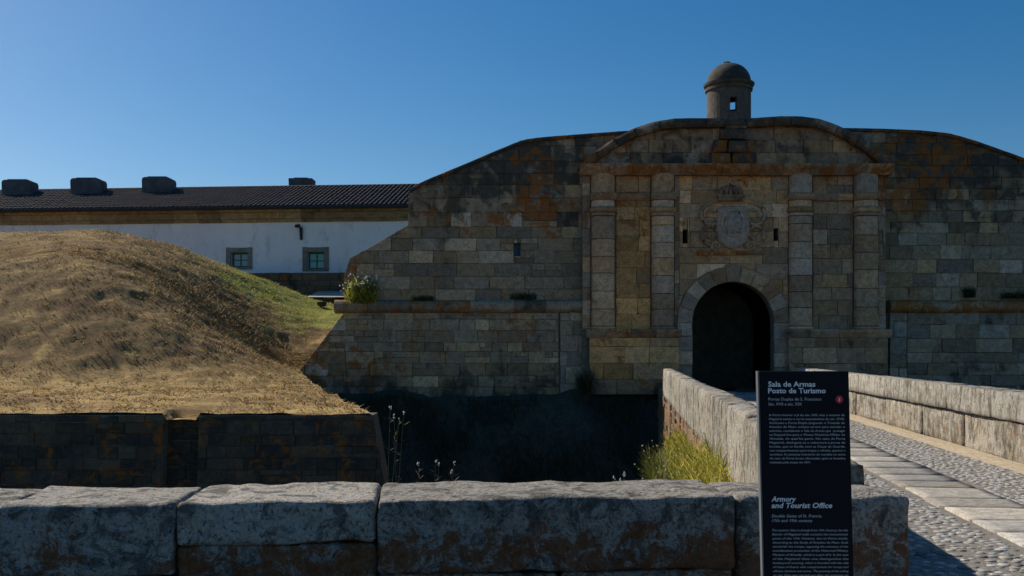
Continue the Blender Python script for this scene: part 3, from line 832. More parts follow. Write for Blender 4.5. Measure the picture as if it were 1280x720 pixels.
for i in range(5):
    x = cx_ - .4 + .2 * i
    cw.tube([(x, YG - .15, cz_ + .2), (x * .8 + cx_ * .2, YG - .22, cz_ + .42), (cx_ + (x - cx_) * .25, YG - .14, cz_ + .56)], [.075, .085, .06], 6)
cw.tube([(cx_, YG - .15, cz_ + .52), (cx_, YG - .15, cz_ + .64)], [.09, .04], 6)
cw.build('stone_crown', M['gate'], gt, (.15, .35, .4, .9))
pf = [(-.02, PZ(319, YG)), (.16, PZ(319, YG)), (.22, PZ(316, YG)), (.22, PZ(314, YG)), (-.02, PZ(314, YG))]
moulding(pf, PX(871, YG), PX(955, YG), TG, 1.25, M['gate'], gt, props_of(.5, .2, .8, .9), name='sill_stone')
# rear of the gate block and earth behind it
tp = MB(); tp.box(PX(430, 37) + .4, 30, 39.6, 70, -4.6, 4.4)
o = tp.build('terreplein', M['ditch'], None, (.1, .2, .3, 1)); o['kind'] = 'structure'

WEAR = None
# sentry box
YS = 39.6
sb = empty('sentry_box', (PX(911, YS), YS, 8.5), 'small round domed stone sentry box standing on top of the gate', 'sentry box')
SX = PX(911, YS); SR = 28 / F * YS
def ring_shell(cx, cy, ro, ri, zs, na, hole):
    V = []; Fs = []; nz = len(zs)
    def vi(i, j, o): return ((j * na + (i % na)) * 2 + o)
    for j in range(nz):
        for i in range(na):
            t = 2 * math.pi * i / na
            for r_ in (ro, ri): V.append((cx + r_ * math.cos(t), cy + r_ * math.sin(t), zs[j]))
    sol = lambda i, j: 0 <= j < nz - 1 and not hole(i % na, j)
    for j in range(nz - 1):
        for i in range(na):
            if not sol(i, j): continue
            Fs.append((vi(i, j, 0), vi(i + 1, j, 0), vi(i + 1, j + 1, 0), vi(i, j + 1, 0)))
            Fs.append((vi(i, j, 1), vi(i, j + 1, 1), vi(i + 1, j + 1, 1), vi(i + 1, j, 1)))
            if not sol(i - 1, j): Fs.append((vi(i, j, 0), vi(i, j + 1, 0), vi(i, j + 1, 1), vi(i, j, 1)))
            if not sol(i + 1, j): Fs.append((vi(i + 1, j, 0), vi(i + 1, j, 1), vi(i + 1, j + 1, 1), vi(i + 1, j + 1, 0)))
            if not sol(i, j - 1): Fs.append((vi(i, j, 0), vi(i, j, 1), vi(i + 1, j, 1), vi(i + 1, j, 0)))
            if not sol(i, j + 1): Fs.append((vi(i, j + 1, 0), vi(i + 1, j + 1, 0), vi(i + 1, j + 1, 1), vi(i, j + 1, 1)))
    return V, Fs
fz0, fz1 = PZ(138.5, YS - SR), PZ(120.5, YS - SR); bz0, bz1 = PZ(139, YS + SR), PZ(129, YS + SR)
zs = sorted([8.5, 9.6, 10.3, fz0, bz0, bz1, fz1, PZ(114, YS)])
na = 40
def hole(i, j):
    zc = (zs[j] + zs[j + 1]) / 2; t = (i + .5) * 360 / na
    if abs(t - 270) < 9 and fz0 < zc < fz1: return True
    if abs(t - 64) < 13 and bz0 < zc < bz1: return True
    return False
V, Fs = ring_shell(SX, YS, SR * .97, SR * .74, zs, na, hole)
mesh_obj('drum', V, Fs, M['dome'], sb, (.05, .25, .2, 1.0))
def lathe(prof, cx, cy, n, nm, mat, parent, colr, smooth=True):
    V = [(cx + r * math.cos(2 * math.pi * i / n), cy + r * math.sin(2 * math.pi * i / n), z) for r, z in prof for i in range(n)]
    Fs = [(j * n + i, j * n + (i + 1) % n, (j + 1) * n + (i + 1) % n, (j + 1) * n + i) for j in range(len(prof) - 1) for i in range(n)]
    return mesh_obj(nm, V, Fs, mat, parent, colr, smooth)
zc = PZ(114, YS)
lathe([(SR * .7, zc - .02), (SR * 1.04, zc - .02), (SR * 1.05, zc + .08), (SR * 1.0, zc + .10), (SR * 1.0, PZ(110, YS)), (SR * 1.10, PZ(108.5, YS)), (SR * 1.13, PZ(106, YS)), (SR * .95, PZ(105, YS)), (SR * .6, PZ(105, YS))], SX, YS, 40, 'cornice', M['dome'], sb, (.45, .35, .3, .8), False)
zd = PZ(105.5, YS); dh = PZ(79.5, YS) - zd
lathe([(SR * .97 * math.cos(t), zd + dh * math.sin(t) ** .92 if t > 0 else zd) for t in [math.pi / 2 * i / 14 for i in range(15)]], SX, YS, 40, 'dome', M['dome'], sb, (.15, .4, .2, .9))
lathe([(.15, zd + dh - .06), (.14, zd + dh + .03), (.09, zd + dh + .07), (.0, zd + dh + .08)], SX - .06, YS, 10, 'finial', M['dome'], sb, (.2, .5, .2, .8))
mb_ = MB(); mb_.tube([(SX - .17, YS, zd + dh - .08), (SX - .18, YS, zd + dh + .07)], .035, 6); mb_.build('finial_stub', M['dome'], sb, (.2, .5, .2, .8))

# ------------------------------------------------------------------ barracks
bk = empty('barracks', (-12, 56, 4.6), 'long white barracks with dark tiled roof and small windows behind the grass mound', 'building')
BANG = math.atan2(55.0 - 57.0, PX(510, 55) - PX(0, 57))
TB = angled((PX(0, 57), 57.0), BANG)
BL = 31.0; S0 = -9.0
ZEV = PZ(262.5, 56); ZWT = PZ(279, 56)
def bpx(px): # where the ray of a photo column meets the front wall
    k_ = (px - 640) / F; o_ = TB(0, 0, 0); c_, s_ = math.cos(BANG), math.sin(BANG)
    s = (k_ * o_[1] - o_[0]) / (c_ - k_ * s_); return s
def bz(px, py): return PZ(py, TB(bpx(px), 0, 0)[1])
wins = [(bpx(288.5), bpx(310), bz(300, 334), bz(300, 315.5)), (bpx(384), bpx(405.5), bz(395, 336.5), bz(395, 315))]
prism([(S0, 4.0), (BL, 4.0), (BL, ZEV - .1), (S0, ZEV - .1)], [rect(q) for q in wins], TB, -9.5, 0, M['plaster'], bk, 'wall')
pf = [(-.1, ZWT), (.10, ZWT), (.12, ZWT + .14), (.22, ZWT + .2), (.26, ZEV - .25), (.42, ZEV - .2), (.46, ZEV - .04), (-.1, ZEV - .04)]
moulding(pf, S0, BL, TB, 1.6, M['cornice_b'], bk, props_of(.15, .15, .6, 1.05, .15, .12, .3, .1), name='cornice_stone')
RUN, RISE = 5.2, 2.06
def TR(s, q, h):     # along the eaves, up the slope 0..1, height above the roof plane
    return TB(s, .62 - q * (RUN + .62), ZEV + q * RISE + h)
rf = MB(); rf.add([TR(S0, 0, -.02), TR(BL, 0, -.02), TR(BL, 1, -.02), TR(S0, 1, -.02), TB(S0, -RUN * 2, ZEV), TB(BL, -RUN * 2, ZEV), TR(S0, 0, -.1), TR(BL, 0, -.1)], [(0, 1, 2, 3), (3, 2, 5, 4), (6, 7, 1, 0)])
roof = rf.build('roof', M['tile'], bk)
# overlapping barrel tiles
pitch = .265; nr = int((BL - S0) / pitch); nt = 11; nseg = 5
VV = []; FF = []
for i in range(nr):
    s = S0 + (i + .5) * pitch
    for j in range(nt):
        q0, q1 = j / nt - .012, (j + 1) / nt
        b = len(VV); jx = rnd.uniform(-.015, .015); jh = rnd.uniform(-.008, .012)
        for q, rr, hh in ((q0, .095, .045), (q1, .085, .015)):
            for k_ in range(nseg + 1):
                t = math.pi * k_ / nseg
                VV.append(TR(s + jx + rr * math.cos(t), q, hh + jh + .125 * math.sin(t)))
        FF += [(b + k_, b + k_ + 1, b + nseg + 2 + k_, b + nseg + 1 + k_) for k_ in range(nseg)]
        FF.append(tuple(b + k_ for k_ in range(nseg + 1)))
o = mesh_obj('roof_tiles', VV, FF, M['tile'], roof, smooth=False, kind='stuff')
rg = MB()
for i in range(int((BL - S0) / .42)):
    s = S0 + i * .42
    rg.tube([TR(s, 1, .02), TR(s + .46, 1, .035)], [.13, .11], 8)
rg.build('ridge_tiles', M['tile'], roof, kind='stuff')
for (a, b, c_, d_), gl in zip(wins, ('glass', 'green_glass')):
    sr = MB()
    f_ = .26
    sr.box(a - f_, a, -.1, .06, c_ - .12, d_ + f_ + .02, TB); sr.box(b, b + f_, -.1, .06, c_ - .12, d_ + f_ + .02, TB)
    sr.box(a, b, -.1, .055, d_, d_ + f_, TB); sr.box(a, b, -.1, .075, c_ - .12, c_, TB)
    wn = sr.build('window', M['frame_stone'], bk, (.05, .1, .2, 1))
    fr = MB(); t_ = .09; dd = (-.30, -.22)
    fr.box(a, a + t_, *dd, c_, d_, TB); fr.box(b - t_, b, *dd, c_, d_, TB); fr.box(a + t_, b - t_, *dd, c_, c_ + t_, TB); fr.box(a + t_, b - t_, *dd, d_ - t_, d_, TB)
    m_ = (a + b) / 2; fr.box(m_ - .03, m_ + .03, -.29, -.23, c_ + t_, d_ - t_, TB)
    zm = (c_ + d_) / 2; fr.box(a + t_, m_ - .03, -.285, -.235, zm - .025, zm + .025, TB); fr.box(m_ + .03, b - t_, -.285, -.235, zm - .025, zm + .025, TB)
    fr.build('window_frame', M['green_frame'], wn)
    for xa_, xb_ in ((a + t_, m_ - .03), (m_ + .03, b - t_)):
        for za_, zb_ in ((c_ + t_, zm - .025), (zm + .025, d_ - t_)):
            pn = MB(); pn.box(xa_ + .002, xb_ - .002, -.275, -.262, za_ + .002, zb_ - .002, TB); pn.build('pane', M[gl], wn)
    rb = MB(); rb.box(a - .1, b + .1, -.75, -.7, c_ - .1, d_ + .1, TB); rb.build('room_back', M['shade_black'], wn)
sp = bpx(377)
mb_ = MB(); mb_.tube([TB(sp - .32, .12, bz(377, 283)), TB(sp - .1, .14, bz(377, 282.5)), TB(sp, .12, bz(377, 285)), TB(sp, .07, bz(377, 300))], [.09, .1, .1, .07], 8)
mb_.build('drain_pipe', M['iron'], bk)
gut = MB(); gut.tube([TB(S0, .66, ZEV - .03), TB(BL, .66, ZEV - .03)], .075, 8); gut.build('gutter', M['iron'], bk)
# chimneys on the roof
for i, (x0, x1, y0, y1, q) in enumerate(((1, 39, 224.5, 242, .74), (87, 126, 222.5, 240, .74), (176.5, 214, 221, 238.5, .76), (360, 391, 222.5, 236, 1.25))):
    Yc = TB(bpx((x0 + x1) / 2), 0, 0)[1] + q * RUN - .2
    xa_, xb_ = PX(x0, Yc), PX(x1, Yc); za_, zb_ = PZ(y1, Yc) - (.9 if q < 1 else .3), PZ(y0, Yc)
    c_ = empty('chimney', ((xa_ + xb_) / 2, Yc, za_), ('dark squat roof chimney at the far left end of the ridge', 'dark squat roof chimney second from the left end of the ridge', 'dark squat roof chimney casting the widest shadow, above the mound crest', 'flat topped chimney showing only its top behind the roof ridge')[i], 'chimney', 'chimneys on the barracks roof')
    r_ = .22 if q < 1 else .08; zb2 = zb_
    pts = [(xa_ + .06, za_), (xb_ - .06, za_), (xb_ - .02, zb2 - r_ * 1.1), (xb_ - r_ * .35, zb2 - r_ * .35), (xb_ - r_ * 1.1, zb2), (xa_ + r_ * .8, zb2), (xa_ + r_ * .25, zb2 - r_ * .25), (xa_ + .02, zb2 - r_ * .8)]
    stone(pts, frontal(Yc), -1.0, 0, M['chimney'], c_, (.1, .1, .1, 1), gap=0, bev=.04, name='chimney_stack', jit=0.0)
    mbx = MB(); mbx.box(xa_ + .35, xb_ - .35, Yc + .1, Yc + .9, zb2 - .02, zb2 + .05); mbx.build('chimney_cap', M['chimney'], c_)

# low wall in front of the barracks
lo = empty('low_wall', (PX(380, 53), 53, 4.2), 'low reddish stone wall between the grass ridge and the white barracks', 'wall')
TL = angled((PX(300, 53.6), 53.6), math.atan2(-.4, 8))
prism([(-6, 3.6), (9, 3.6), (9, 5.72), (-6, 5.72)], [], TL, -.5, -.03, M['mortar'], lo, 'wall_core')
masonry(lo, TL, [(-3, 4.3), (9, 4.3), (9, 5.74), (-3, 5.74)], courses(4.3, 5.74, .36), (.5, 1.2), M['retaining'], props_of(.35, .25, .4, 1.2, .2), proud=(0, .05))
pth = MB(); pth.add([(-10.5, 50.2, 4.25), (3, 50.2, 4.25), (3, 53.2, 4.72), (-10.5, 53.2, 4.72)], [(0, 1, 2, 3)])
o = pth.build('path', M['paving'], None, (0, .05, .2, 1.1)); o['kind'] = 'structure'
for i, (px, py, sc_) in enumerate(((412, 373.5, 1.0), (402, 379, .8))):
    x, y, z = P(px, py, 47.5)
    V, Fs = rough_block(x - .26 * sc_, x + .26 * sc_, y - .2, y + .2, z - .14, z + .08, .05, .09, .03, 3.0, i + 3)
    o = mesh_obj('loose_stone', V, Fs, M['retaining'], None, (.1, .3, .2, .8), True)
    o['label'] = ('dark loose stone lying on the grass beside the end of the rampart', 'smaller dark stone half sunk in the grass ridge')[i]; o['category'] = 'stone'

# ------------------------------------------------------------------ bridge
br = empty('stone_bridge', BR(3.5, 20, -4.6), 'stone causeway bridge carrying the cobbled way to the gate arch', 'bridge')
UI, UO, RI, RO = 1.51, 1.19, 5.53, 5.93
def tbridge(u, v, z): return BR(u, v, z)
mbx = MB(); mbx.box(UO + .12, RO - .12, 7.3, 38.2, -4.6, -.05, tbridge); mbx.build('bridge_body', M['mortar'], br)
TBL = lambda s, d, z: BR(UO + .06 - d, s, z)       # rubble flank below the left parapet; s runs away from the viewer
masonry(br, TBL, [(7.6, -2.2), (36.5, -2.2), (36.5, .16), (7.6, .16)], courses(-2.2, .16, .34, .25), (.4, 1.1), M['retaining'], props_of(.45, .05, .6, 1.6, .2), sub=.2, base=-.2, proud=(.0, .06))
# deck
V = []
us_ = np.linspace(UO - .0, RO, 8); vs_ = np.linspace(-3, 38.2, 60)
road = mesh_obj('road', [BR(u, v, .004) for v in vs_ for u in us_], [(j * 8 + i, j * 8 + i + 1, (j + 1) * 8 + i + 1, (j + 1) * 8 + i) for j in range(59) for i in range(7)], M['dirt'], None, (0, .05, .5, 1))
road['kind'] = 'structure'
ss = mesh_obj('sand_strip', [BR(u + .05 * mnoise.noise(Vector((v * .9, u, 2))), v, .009 + .02 * (u > 5.3)) for v in np.linspace(-3, 31, 120) for u in (5.14, 5.35, 5.56)], [(j * 3 + i, j * 3 + i + 1, (j + 1) * 3 + i + 1, (j + 1) * 3 + i) for j in range(119) for i in range(2)], M['sand'], None, (0, .05, .5, 1))
ss['kind'] = 'structure'
fo = mesh_obj('forecourt', [(-30, -12, .002), (30, -12, .002), (30, 6.3, .002), (-30, 6.3, .002)], [(0, 1, 2, 3)], M['low_bounce_ground'], None, (0, .05, .4, .9)); fo['kind'] = 'structure'  # out of view; its dark tone limits bounced light
SL0, SL1, CB1 = 3.23, 4.11, 5.20
v = 1.5; slabs = []
while v < 37.5:
    l = rnd.uniform(.55, .85)
    V, Fs = rough_block(SL0 + .01 + rnd.uniform(-.03, .03), SL1 - .01 + rnd.uniform(-.03, .03), v + .001, v + l - .001, -.10, .030 + rnd.uniform(-.004, .004), .010, .22 if v > 12 else .12, .006, 4.0, v, tbridge)
    mesh_obj('paving_slab', V, Fs, M['paving'], road, (0, .05, rnd.uniform(0, .8), rnd.uniform(.85, 1.15)), True)
    v += l
# cobbles
def cobble_shape(seed):
    r_ = random.Random(seed); n = 7
    a = [2 * math.pi * i / n + r_.uniform(-.3, .3) for i in range(n)]; rr = [r_.uniform(.8, 1.1) for _ in range(n)]
    V = []
    for f_, z in ((1.08, -.05), (1.02, .005), (.86, .011)):
        V += [(math.cos(t) * q * f_, math.sin(t) * q * f_ * .9, z) for t, q in zip(a, rr)]
    V.append((0, 0, .012))
    Fs = [(j * n + i, j * n + (i + 1) % n, (j + 1) * n + (i + 1) % n, (j + 1) * n + i) for j in range(2) for i in range(n)] + [(2 * n + i, 2 * n + (i + 1) % n, 3 * n) for i in range(n)]
    return V, Fs
shapes = [cobble_shape(s) for s in range(14)]
pos = []
for (u0, u1) in ((UI + .02, SL0 - .03), (SL1 + .04, CB1)):
    v = 1.5
    while v < 37:
        u = u0 + rnd.uniform(.03, .09)
        while u < u1 - .02:
            pos.append((u, v + rnd.uniform(-.03, .03), rnd.uniform(.034, .056))); u += rnd.uniform(.072, .105)
        v += .076 if v < 18 else .15
def in_view(u, v):
    x, y, _ = BR(u, v, 0)
    if y < 6.3: return 0
    px = 640 + x / y * F; py = HOR + EYE / y * F
    return 1.0 if 1050 < px < 1290 and py < 730 else 0
pos.sort(key=lambda q: (-in_view(q[0], q[1]), q[1]))
cme = []
for i, (V, Fs) in enumerate(shapes):
    me = bpy.data.meshes.new('cobble'); me.from_pydata(V, [], Fs); me.update(); me.shade_smooth(); me.materials.append(M['cobble']); cme.append(me)
rest = MB()
for i, (u, v, r_) in enumerate(pos):
    k_ = rnd.randrange(14); th = rnd.uniform(-.5, .5) - BA; zz = -.003 + rnd.uniform(-.009, .006)
    if i < 300:
        o = bpy.data.objects.new('cobble', cme[k_]); C.objects.link(o); o.parent = road
        o.location = BR(u, v, zz); o.scale = (r_, r_, 1); o.rotation_euler = (rnd.uniform(-.08, .08), rnd.uniform(-.08, .08), th)
        o.color = (0, .05, rnd.uniform(0, .9), rnd.uniform(.6, 1.45))
    else:
        x, y, _ = BR(u, v, 0); c_, s_ = math.cos(th) * r_, math.sin(th) * r_
        rest.add([(x + a * c_ - b * s_, y + a * s_ + b * c_, zz + z) for a, b, z in shapes[k_][0]], shapes[k_][1])
o = mesh_obj('cobbles', rest.v, rest.f, M['cobble'], road, (0, .05, .4, 1.0), True, 'stuff')

# parapets
lp = empty('bridge_parapet', BR((UI + UO) / 2, 18, 0), 'sunlit grey granite parapet along the left of the bridge, with yellow weeds at its foot', 'parapet')
v = 6.42; i = 0
while v < 30.8:
    l = min(rnd.uniform(1.5, 2.3), 31 - v)
    if 31 - v - l < .8: l = 31 - v
    zt = (.91 if i == 0 else .97 if i == 1 else 1.0) + rnd.uniform(-.012, .012)
    V, Fs = rough_block(UO + rnd.uniform(-.015, .015), UI + rnd.uniform(-.012, .012), v + .002, v + l - .002, .14 if v > 7.5 else 0, zt, .022, .06 if v < 14 else .12, .014, 3.0, 20 + i, tbridge)
    mesh_obj('parapet_stone', V, Fs, M['parapet'], lp, (.26 + (.20 if i in (1, 2) else 0), .24, rnd.uniform(.1, .6), rnd.uniform(.95, 1.1)), True)
    v += l; i += 1
rp = empty('bridge_parapet', BR(RI + .2, 18, 0), 'sunlit granite parapet of coping over upright blocks along the right side of the bridge', 'parapet')
v = 4.0; i = 0
while v < 31:
    l = rnd.uniform(1.7, 2.6)
    V, Fs = rough_block(RI - .03, RO, v + .001, v + l - .001, .60, 1.02 + rnd.uniform(-.008, .008), .012, .07 if v < 16 else .14, .012, 2.6, 60 + i, tbridge)
    mesh_obj('coping_stone', V, Fs, M['parapet'], rp, (.14, .16, rnd.uniform(.05, .5), rnd.uniform(.95, 1.12)), True)
    v += l; i += 1
vb = [4.0, 5.6, 7.4, 9.2, 11.1, 13.1, 13.95, 15.35, 17.0, 19.3, 21.9, 24.6, 27.2, 29.4, 31.4]
for i, (a, b) in enumerate(zip(vb[:-1], vb[1:])):
    gp_ = .05 if i in (7, 8) else .006
    V, Fs = rough_block(RI + rnd.uniform(0, .04), RO - .03, a + gp_ * .6, b - gp_ * .6, -.02, .592, .03, .08 if a < 16 else .14, .016, 2.6, 90 + i, tbridge)
    mesh_obj('block', V, Fs, M['parapet'], rp, (.22, .22, rnd.uniform(.35, .95), rnd.uniform(.75, 1.0)), True)
mbx = MB(); mbx.box(RI + .14, RO - .12, 4.05, 31.2, -.02, .62, tbridge); mbx.build('parapet_core', M['mortar'], rp)

# bank of earth beside the bridge
V = []; nv_ = 70; cs = [(UO + .2, -.30), (UO - .1, -.38), (.85, -.6), (.62, -1.1), (.45, -2.0), (.3, -3.4), (.2, -4.7)]
for j in range(nv_):
    v = 9.0 + 12.5 * j / (nv_ - 1)
    for u, z in cs:
        nz = mnoise.fractal(Vector((u * 1.3, v * .8, z)), 1, 2, 3) * .14
        V.append(BR(u + nz - (.0 if z > -.6 else .25 * mnoise.noise(Vector((v * .35, 0, 1)))), v, z + nz * .7 - (.3 if v > 22 else 0) * (z < -.35)))
nc = len(cs)
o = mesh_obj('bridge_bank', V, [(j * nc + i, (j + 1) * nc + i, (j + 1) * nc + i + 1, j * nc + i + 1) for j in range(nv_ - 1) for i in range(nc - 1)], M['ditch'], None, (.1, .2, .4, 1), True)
o['kind'] = 'structure'

# ------------------------------------------------------------------ foreground wall
Y0, TH, ZW, WANG = 5.53, .74, .80, math.atan(.085)
TF = angled((0, Y0), WANG)
fw = empty('foreground_wall', (PX(560, Y0), Y0 + .35, 0), 'thick low wall of mottled lichen covered granite blocks across the foreground', 'wall')
def fx(px):
    k_ = (px - 640) / F
    return k_ * Y0 / (math.cos(WANG) - k_ * math.sin(WANG))
def fblock(px0, px1, z0, z1, colr, seed, dy=0.0, r=.020, amp=.017, step=.024, nm='granite_block'):
    V, Fs = rough_block(fx(px0) + .001, fx(px1) - .001, dy, TH + rnd.uniform(-.03, .03), z0, z1, r, step, amp, 2.4, seed, lambda a, b, c: TF(a, -b, c))
    o = mesh_obj(nm, V, Fs, M['granite'], fw, (0.0, colr[1], colr[2], colr[3]), True)
    a = o.data.attributes.new('lich', 'FLOAT', 'POINT')      # rust coloured growth low on the face and in the joints
    a.data.foreach_set('value', np.array([(colr[0] + .12) * min(1, max(0, (.74 - q[2]) / .22)) for q in V], dtype=np.float32))
    return o
fblock(-330, -6, .40, ZW - .01, (.2, .3, .2, .9), 1.3)
fblock(-5, 217, .40, ZW, (.30, .2, .1, 1.05), 2.1)
fblock(219, 470, .565, ZW, (.30, .2, .2, 1.05), 3.7, .015)
fblock(471, 919, .385, ZW + .002, (.68, .18, .2, 1.05), 4.9, .0)
fblock(921, 1143, .16, ZW - .004, (.68, .18, .2, 1.05), 5.5, .0, .05)
fblock(-330, 217, -.05, .392, (.3, .4, .2, .8), 6.3, .03)
fblock(219, 470, -.05, .557, (.72, .25, .3, .85), 7.7, .03)
fblock(471, 700, -.05, .377, (.5, .3, .3, .85), 8.8, .03)
fblock(701, 918, -.05, .377, (.4, .3, .3, .85), 9.1, .03)
fblock(920, 1146, -.05, .152, (.55, .2, .3, .9), 10.4, .03)

# ------------------------------------------------------------------ information sign
YSG = 4.4; K_ = YSG / F
sg = empty('information_sign', (PX(1010, YSG), YSG, 0), 'tall narrow black information panel with white bilingual text about the armory', 'sign')
TILT = math.atan2(6.3, 256)
SO = Vector(P(949.5, 464, YSG))
def SP(a, b, d):      # a to the right, b down (photo pixels), d towards the viewer in metres
    c_, s_ = math.cos(TILT), math.sin(TILT)
    return (SO.x + (a * c_ + b * s_) * K_, YSG - d, SO.z + (a * s_ * .0 - b * c_) * K_)
PWD = 111.5; PHT = SO.z / K_ - 2
def sbox(a0, a1, b0, b1, d0, d1, nm, mat):
    m_ = MB(); m_.box(a0, a1, b0, b1, d0, d1, lambda a, b, d: SP(a, b, d)); return m_.build(nm, mat, sg)
pn = sbox(0, PWD, 0, PHT, -.035, 0, 'panel', M['sign'])
bv = pn.modifiers.new('edge', 'BEVEL'); bv.width = .003; bv.segments = 2
sbox(-2.2, -.3, 0, PHT, -.040, -.004, 'panel_edge', M['sign_edge'])
def sign_text(txt, a0, a1, bb, cap, mat, italic=False, bold=0.0, nm='lettering'):
    cu = bpy.data.curves.new('lettering', 'FONT'); cu.body = txt; cu.size = 1.0; cu.resolution_u = 2
    cu.shear = .22 if italic else 0.0; cu.offset = bold
    ob = bpy.data.objects.new('lettering', cu); C.objects.link(ob)
    me = bpy.data.meshes.new_from_object(ob.evaluated_get(bpy.context.evaluated_depsgraph_get()))
    C.objects.unlink(ob); bpy.data.objects.remove(ob)
    co = np.zeros(len(me.vertices) * 3); me.vertices.foreach_get('co', co); co = co.reshape(-1, 3)
    x0, x1 = co[:, 0].min(), co[:, 0].max()
    capn = .79
    a = a0 + (co[:, 0] - x0) / (x1 - x0) * (a1 - a0); b = bb - co[:, 1] / capn * cap
    c_, s_ = math.cos(TILT), math.sin(TILT)
    W_ = np.stack([SO.x + (a * c_ + b * s_) * K_, np.full(len(a), YSG - .0035), SO.z - b * c_ * K_], -1) - np.array(sg.location)
    me.vertices.foreach_set('co', W_.ravel()); me.update(); me.materials.clear(); me.materials.append(mat)
    me.name = nm
    o = bpy.data.objects.new(nm, me); C.objects.link(o); o.parent = sg; return o
X_ = lambda px, py: px - 949.5 - (py - 464) * math.tan(TILT)
def line(txt, px0, px1, py, cap, mat, **kw): sign_text(txt, X_(px0, py), X_(px1, py), py - 464, cap, mat, **kw)
line('Sala de Armas', 960, 1019, 483.2, 7.2, M['sign_text'], bold=.024)
line('Posto de Turismo', 960, 1032, 491.4, 7.2, M['sign_text'], bold=.024)
line('Portas Duplas de S. Francisco', 960.3, 1026.5, 500.6, 4.2, M['sign_small'])
line('Séc. XVII e séc. XIX', 960.4, 1002, 506.8, 4.2, M['sign_small'])
pt = ['A Porta Interior é já do séc. XIX, mas o interior da', 'Magistral existiu e servia exactamente do séc. XVIII.', 'Atribuem a Porta Dupla (segundo o Tratado de', 'Amadeu de Meer, ambas) servem para atender o', 'exército, consideram o Sala de Armas que  protegia', 'os Esquadrões para o Museu Histórico-Militar de', 'Almeida, do qual faz parte. No caso da Porta', 'Magistral, distinguia-se a cobertura à prova de', 'bomba, que se fundia com as Casas da Guarda,', 'nos compartimentos para tropas e oficiais, quartos e', 'tarimbas. As pinturas interiores da muralha no tecto', 'do teto da Porta foram efectuadas após as Invasões', 'realizadas pelas tropas em 1810.']
for i, t_ in enumerate(pt):
    py = 520.0 + i * 4.92
    line(t_, 961 + i * .1, (1055.5 + i * .1) if i < 12 else 1013, py, 3.0, M['sign_small'], nm='body_text')
line('Armory', 964, 995, 626.8, 7.2, M['sign_text'], italic=True, bold=.024)
line('and Tourist Office', 964, 1040, 634.8, 7.2, M['sign_text'], italic=True, bold=.024)
line('Double Gates of St. Francis,', 964.5, 1027, 646.6, 4.2, M['sign_small'], italic=True)
line('17th and 19th century', 965, 1015.5, 652.4, 4.2, M['sign_small'], italic=True)
en = ['The exterior Gate is already from 19th Century, but the', 'Barrier of Magistral walls contains the monumental', 'ports of the 17th Century, due to Force inside.', 'According to the Study of Amadeu de Meer, both', 'served for the troops, opposing the armoury of the', 'consideration protection of the Historical-Military', 'Museum of Almeida, which is a part of it. In the case', 'of the Magistral Gate one distinguishes the', 'bomb-proof covering, which is founded with the side', 'of Cases of Guard, with compartments for troops and', 'officers, kitchens and stores. The painting of the ceiling', 'on the Gate was carried out after the invasions by', 'the garrison of the town, in the early years of the', '19th century, and was later restored.']
for i, t_ in enumerate(en):
    py = 664.0 + i * 5.1
    line(t_, 965 + i * .1, 1059.5 + i * .1, py, 3.1, M['sign_small'], italic=True, nm='body_text')
mb_ = MB(); cxy = (X_(1049, 499), 35.2); n = 24
mb_.add([SP(cxy[0] + 4.9 * math.cos(2 * math.pi * i / n), cxy[1] + 4.9 * math.sin(2 * math.pi * i / n), .0030) for i in range(n)], [tuple(range(n))])
mb_.build('red_disc', M['sign_red'], sg)
o = sign_text('1', cxy[0] - 1.0, cxy[0] + 1.0, cxy[1] + 2.6, 5.2, M['sign_small'], bold=.02, nm='disc_numeral')

# ------------------------------------------------------------------ plants
def plant(name, label, cat, pts, h, wd, lean, mat, lo_t, hi_t, heads=None, group=None, head_r=.02, head_lift=1.0, petal=None, bushy=0.0):
    """pts: array of blade roots; heads: number of flower heads"""
    pts = np.array(pts); c = pts.mean(0); c[2] = pts[:, 2].min()
    e = empty(name, tuple(c), label, cat, group)
    n = len(pts)
    hh = nrnd.uniform(h * .45, h, n)
    if bushy:
        pts = pts.copy(); pts[:, 2] += nrnd.uniform(0, 1, n) ** 1.3 * h * bushy; hh = nrnd.uniform(h * .12, h * .42, n)
    V, T, t = blades(pts[:, 0], pts[:, 1], pts[:, 2], hh, wd, lean, nrnd.uniform(lo_t, hi_t, n))
    mesh_np('leaves', V, T, mat, e, t)
    if heads:
        idx = nrnd.choice(n, min(heads, n), replace=False)
        tips = V.reshape(-1, 5, 3)[idx, 4]
        st = MB(); hd = MB()
        for p_, q_ in zip(pts[idx], tips):
            q = Vector(q_) + Vector((rnd.uniform(-.05, .05), rnd.uniform(-.05, .05), h * .12 * head_lift))
            m_ = (Vector(p_) + q) / 2 + Vector((rnd.uniform(-.03, .03), rnd.uniform(-.03, .03), 0))
            st.tube([p_, m_, q], [.006, .005, .003], 4)
            r_ = head_r * rnd.uniform(.6, 1.25)
            for k_ in range(2):
                o_ = Vector((rnd.uniform(-r_, r_), rnd.uniform(-r_, r_), rnd.uniform(-r_, r_))) + q
                hd.add([o_ + Vector(d) * r_ for d in ((1, 0, 0), (-1, 0, 0), (0, 1, 0), (0, -1, 0), (0, 0, 1.3), (0, 0, -1))], [(0, 2, 4), (2, 1, 4), (1, 3, 4), (3, 0, 4), (2, 0, 5), (1, 2, 5), (3, 1, 5), (0, 3, 5)])
        so_ = mesh_obj('stems', st.v, st.f, mat, e, kind='stuff')
        a = so_.data.attributes.new('tint', 'FLOAT', 'POINT'); a.data.foreach_set('value', np.full(len(st.v), (lo_t + hi_t) / 2, dtype=np.float32))
        mesh_obj('flower_heads', hd.v, hd.f, petal or M['petal'], e, kind='stuff')
    return e
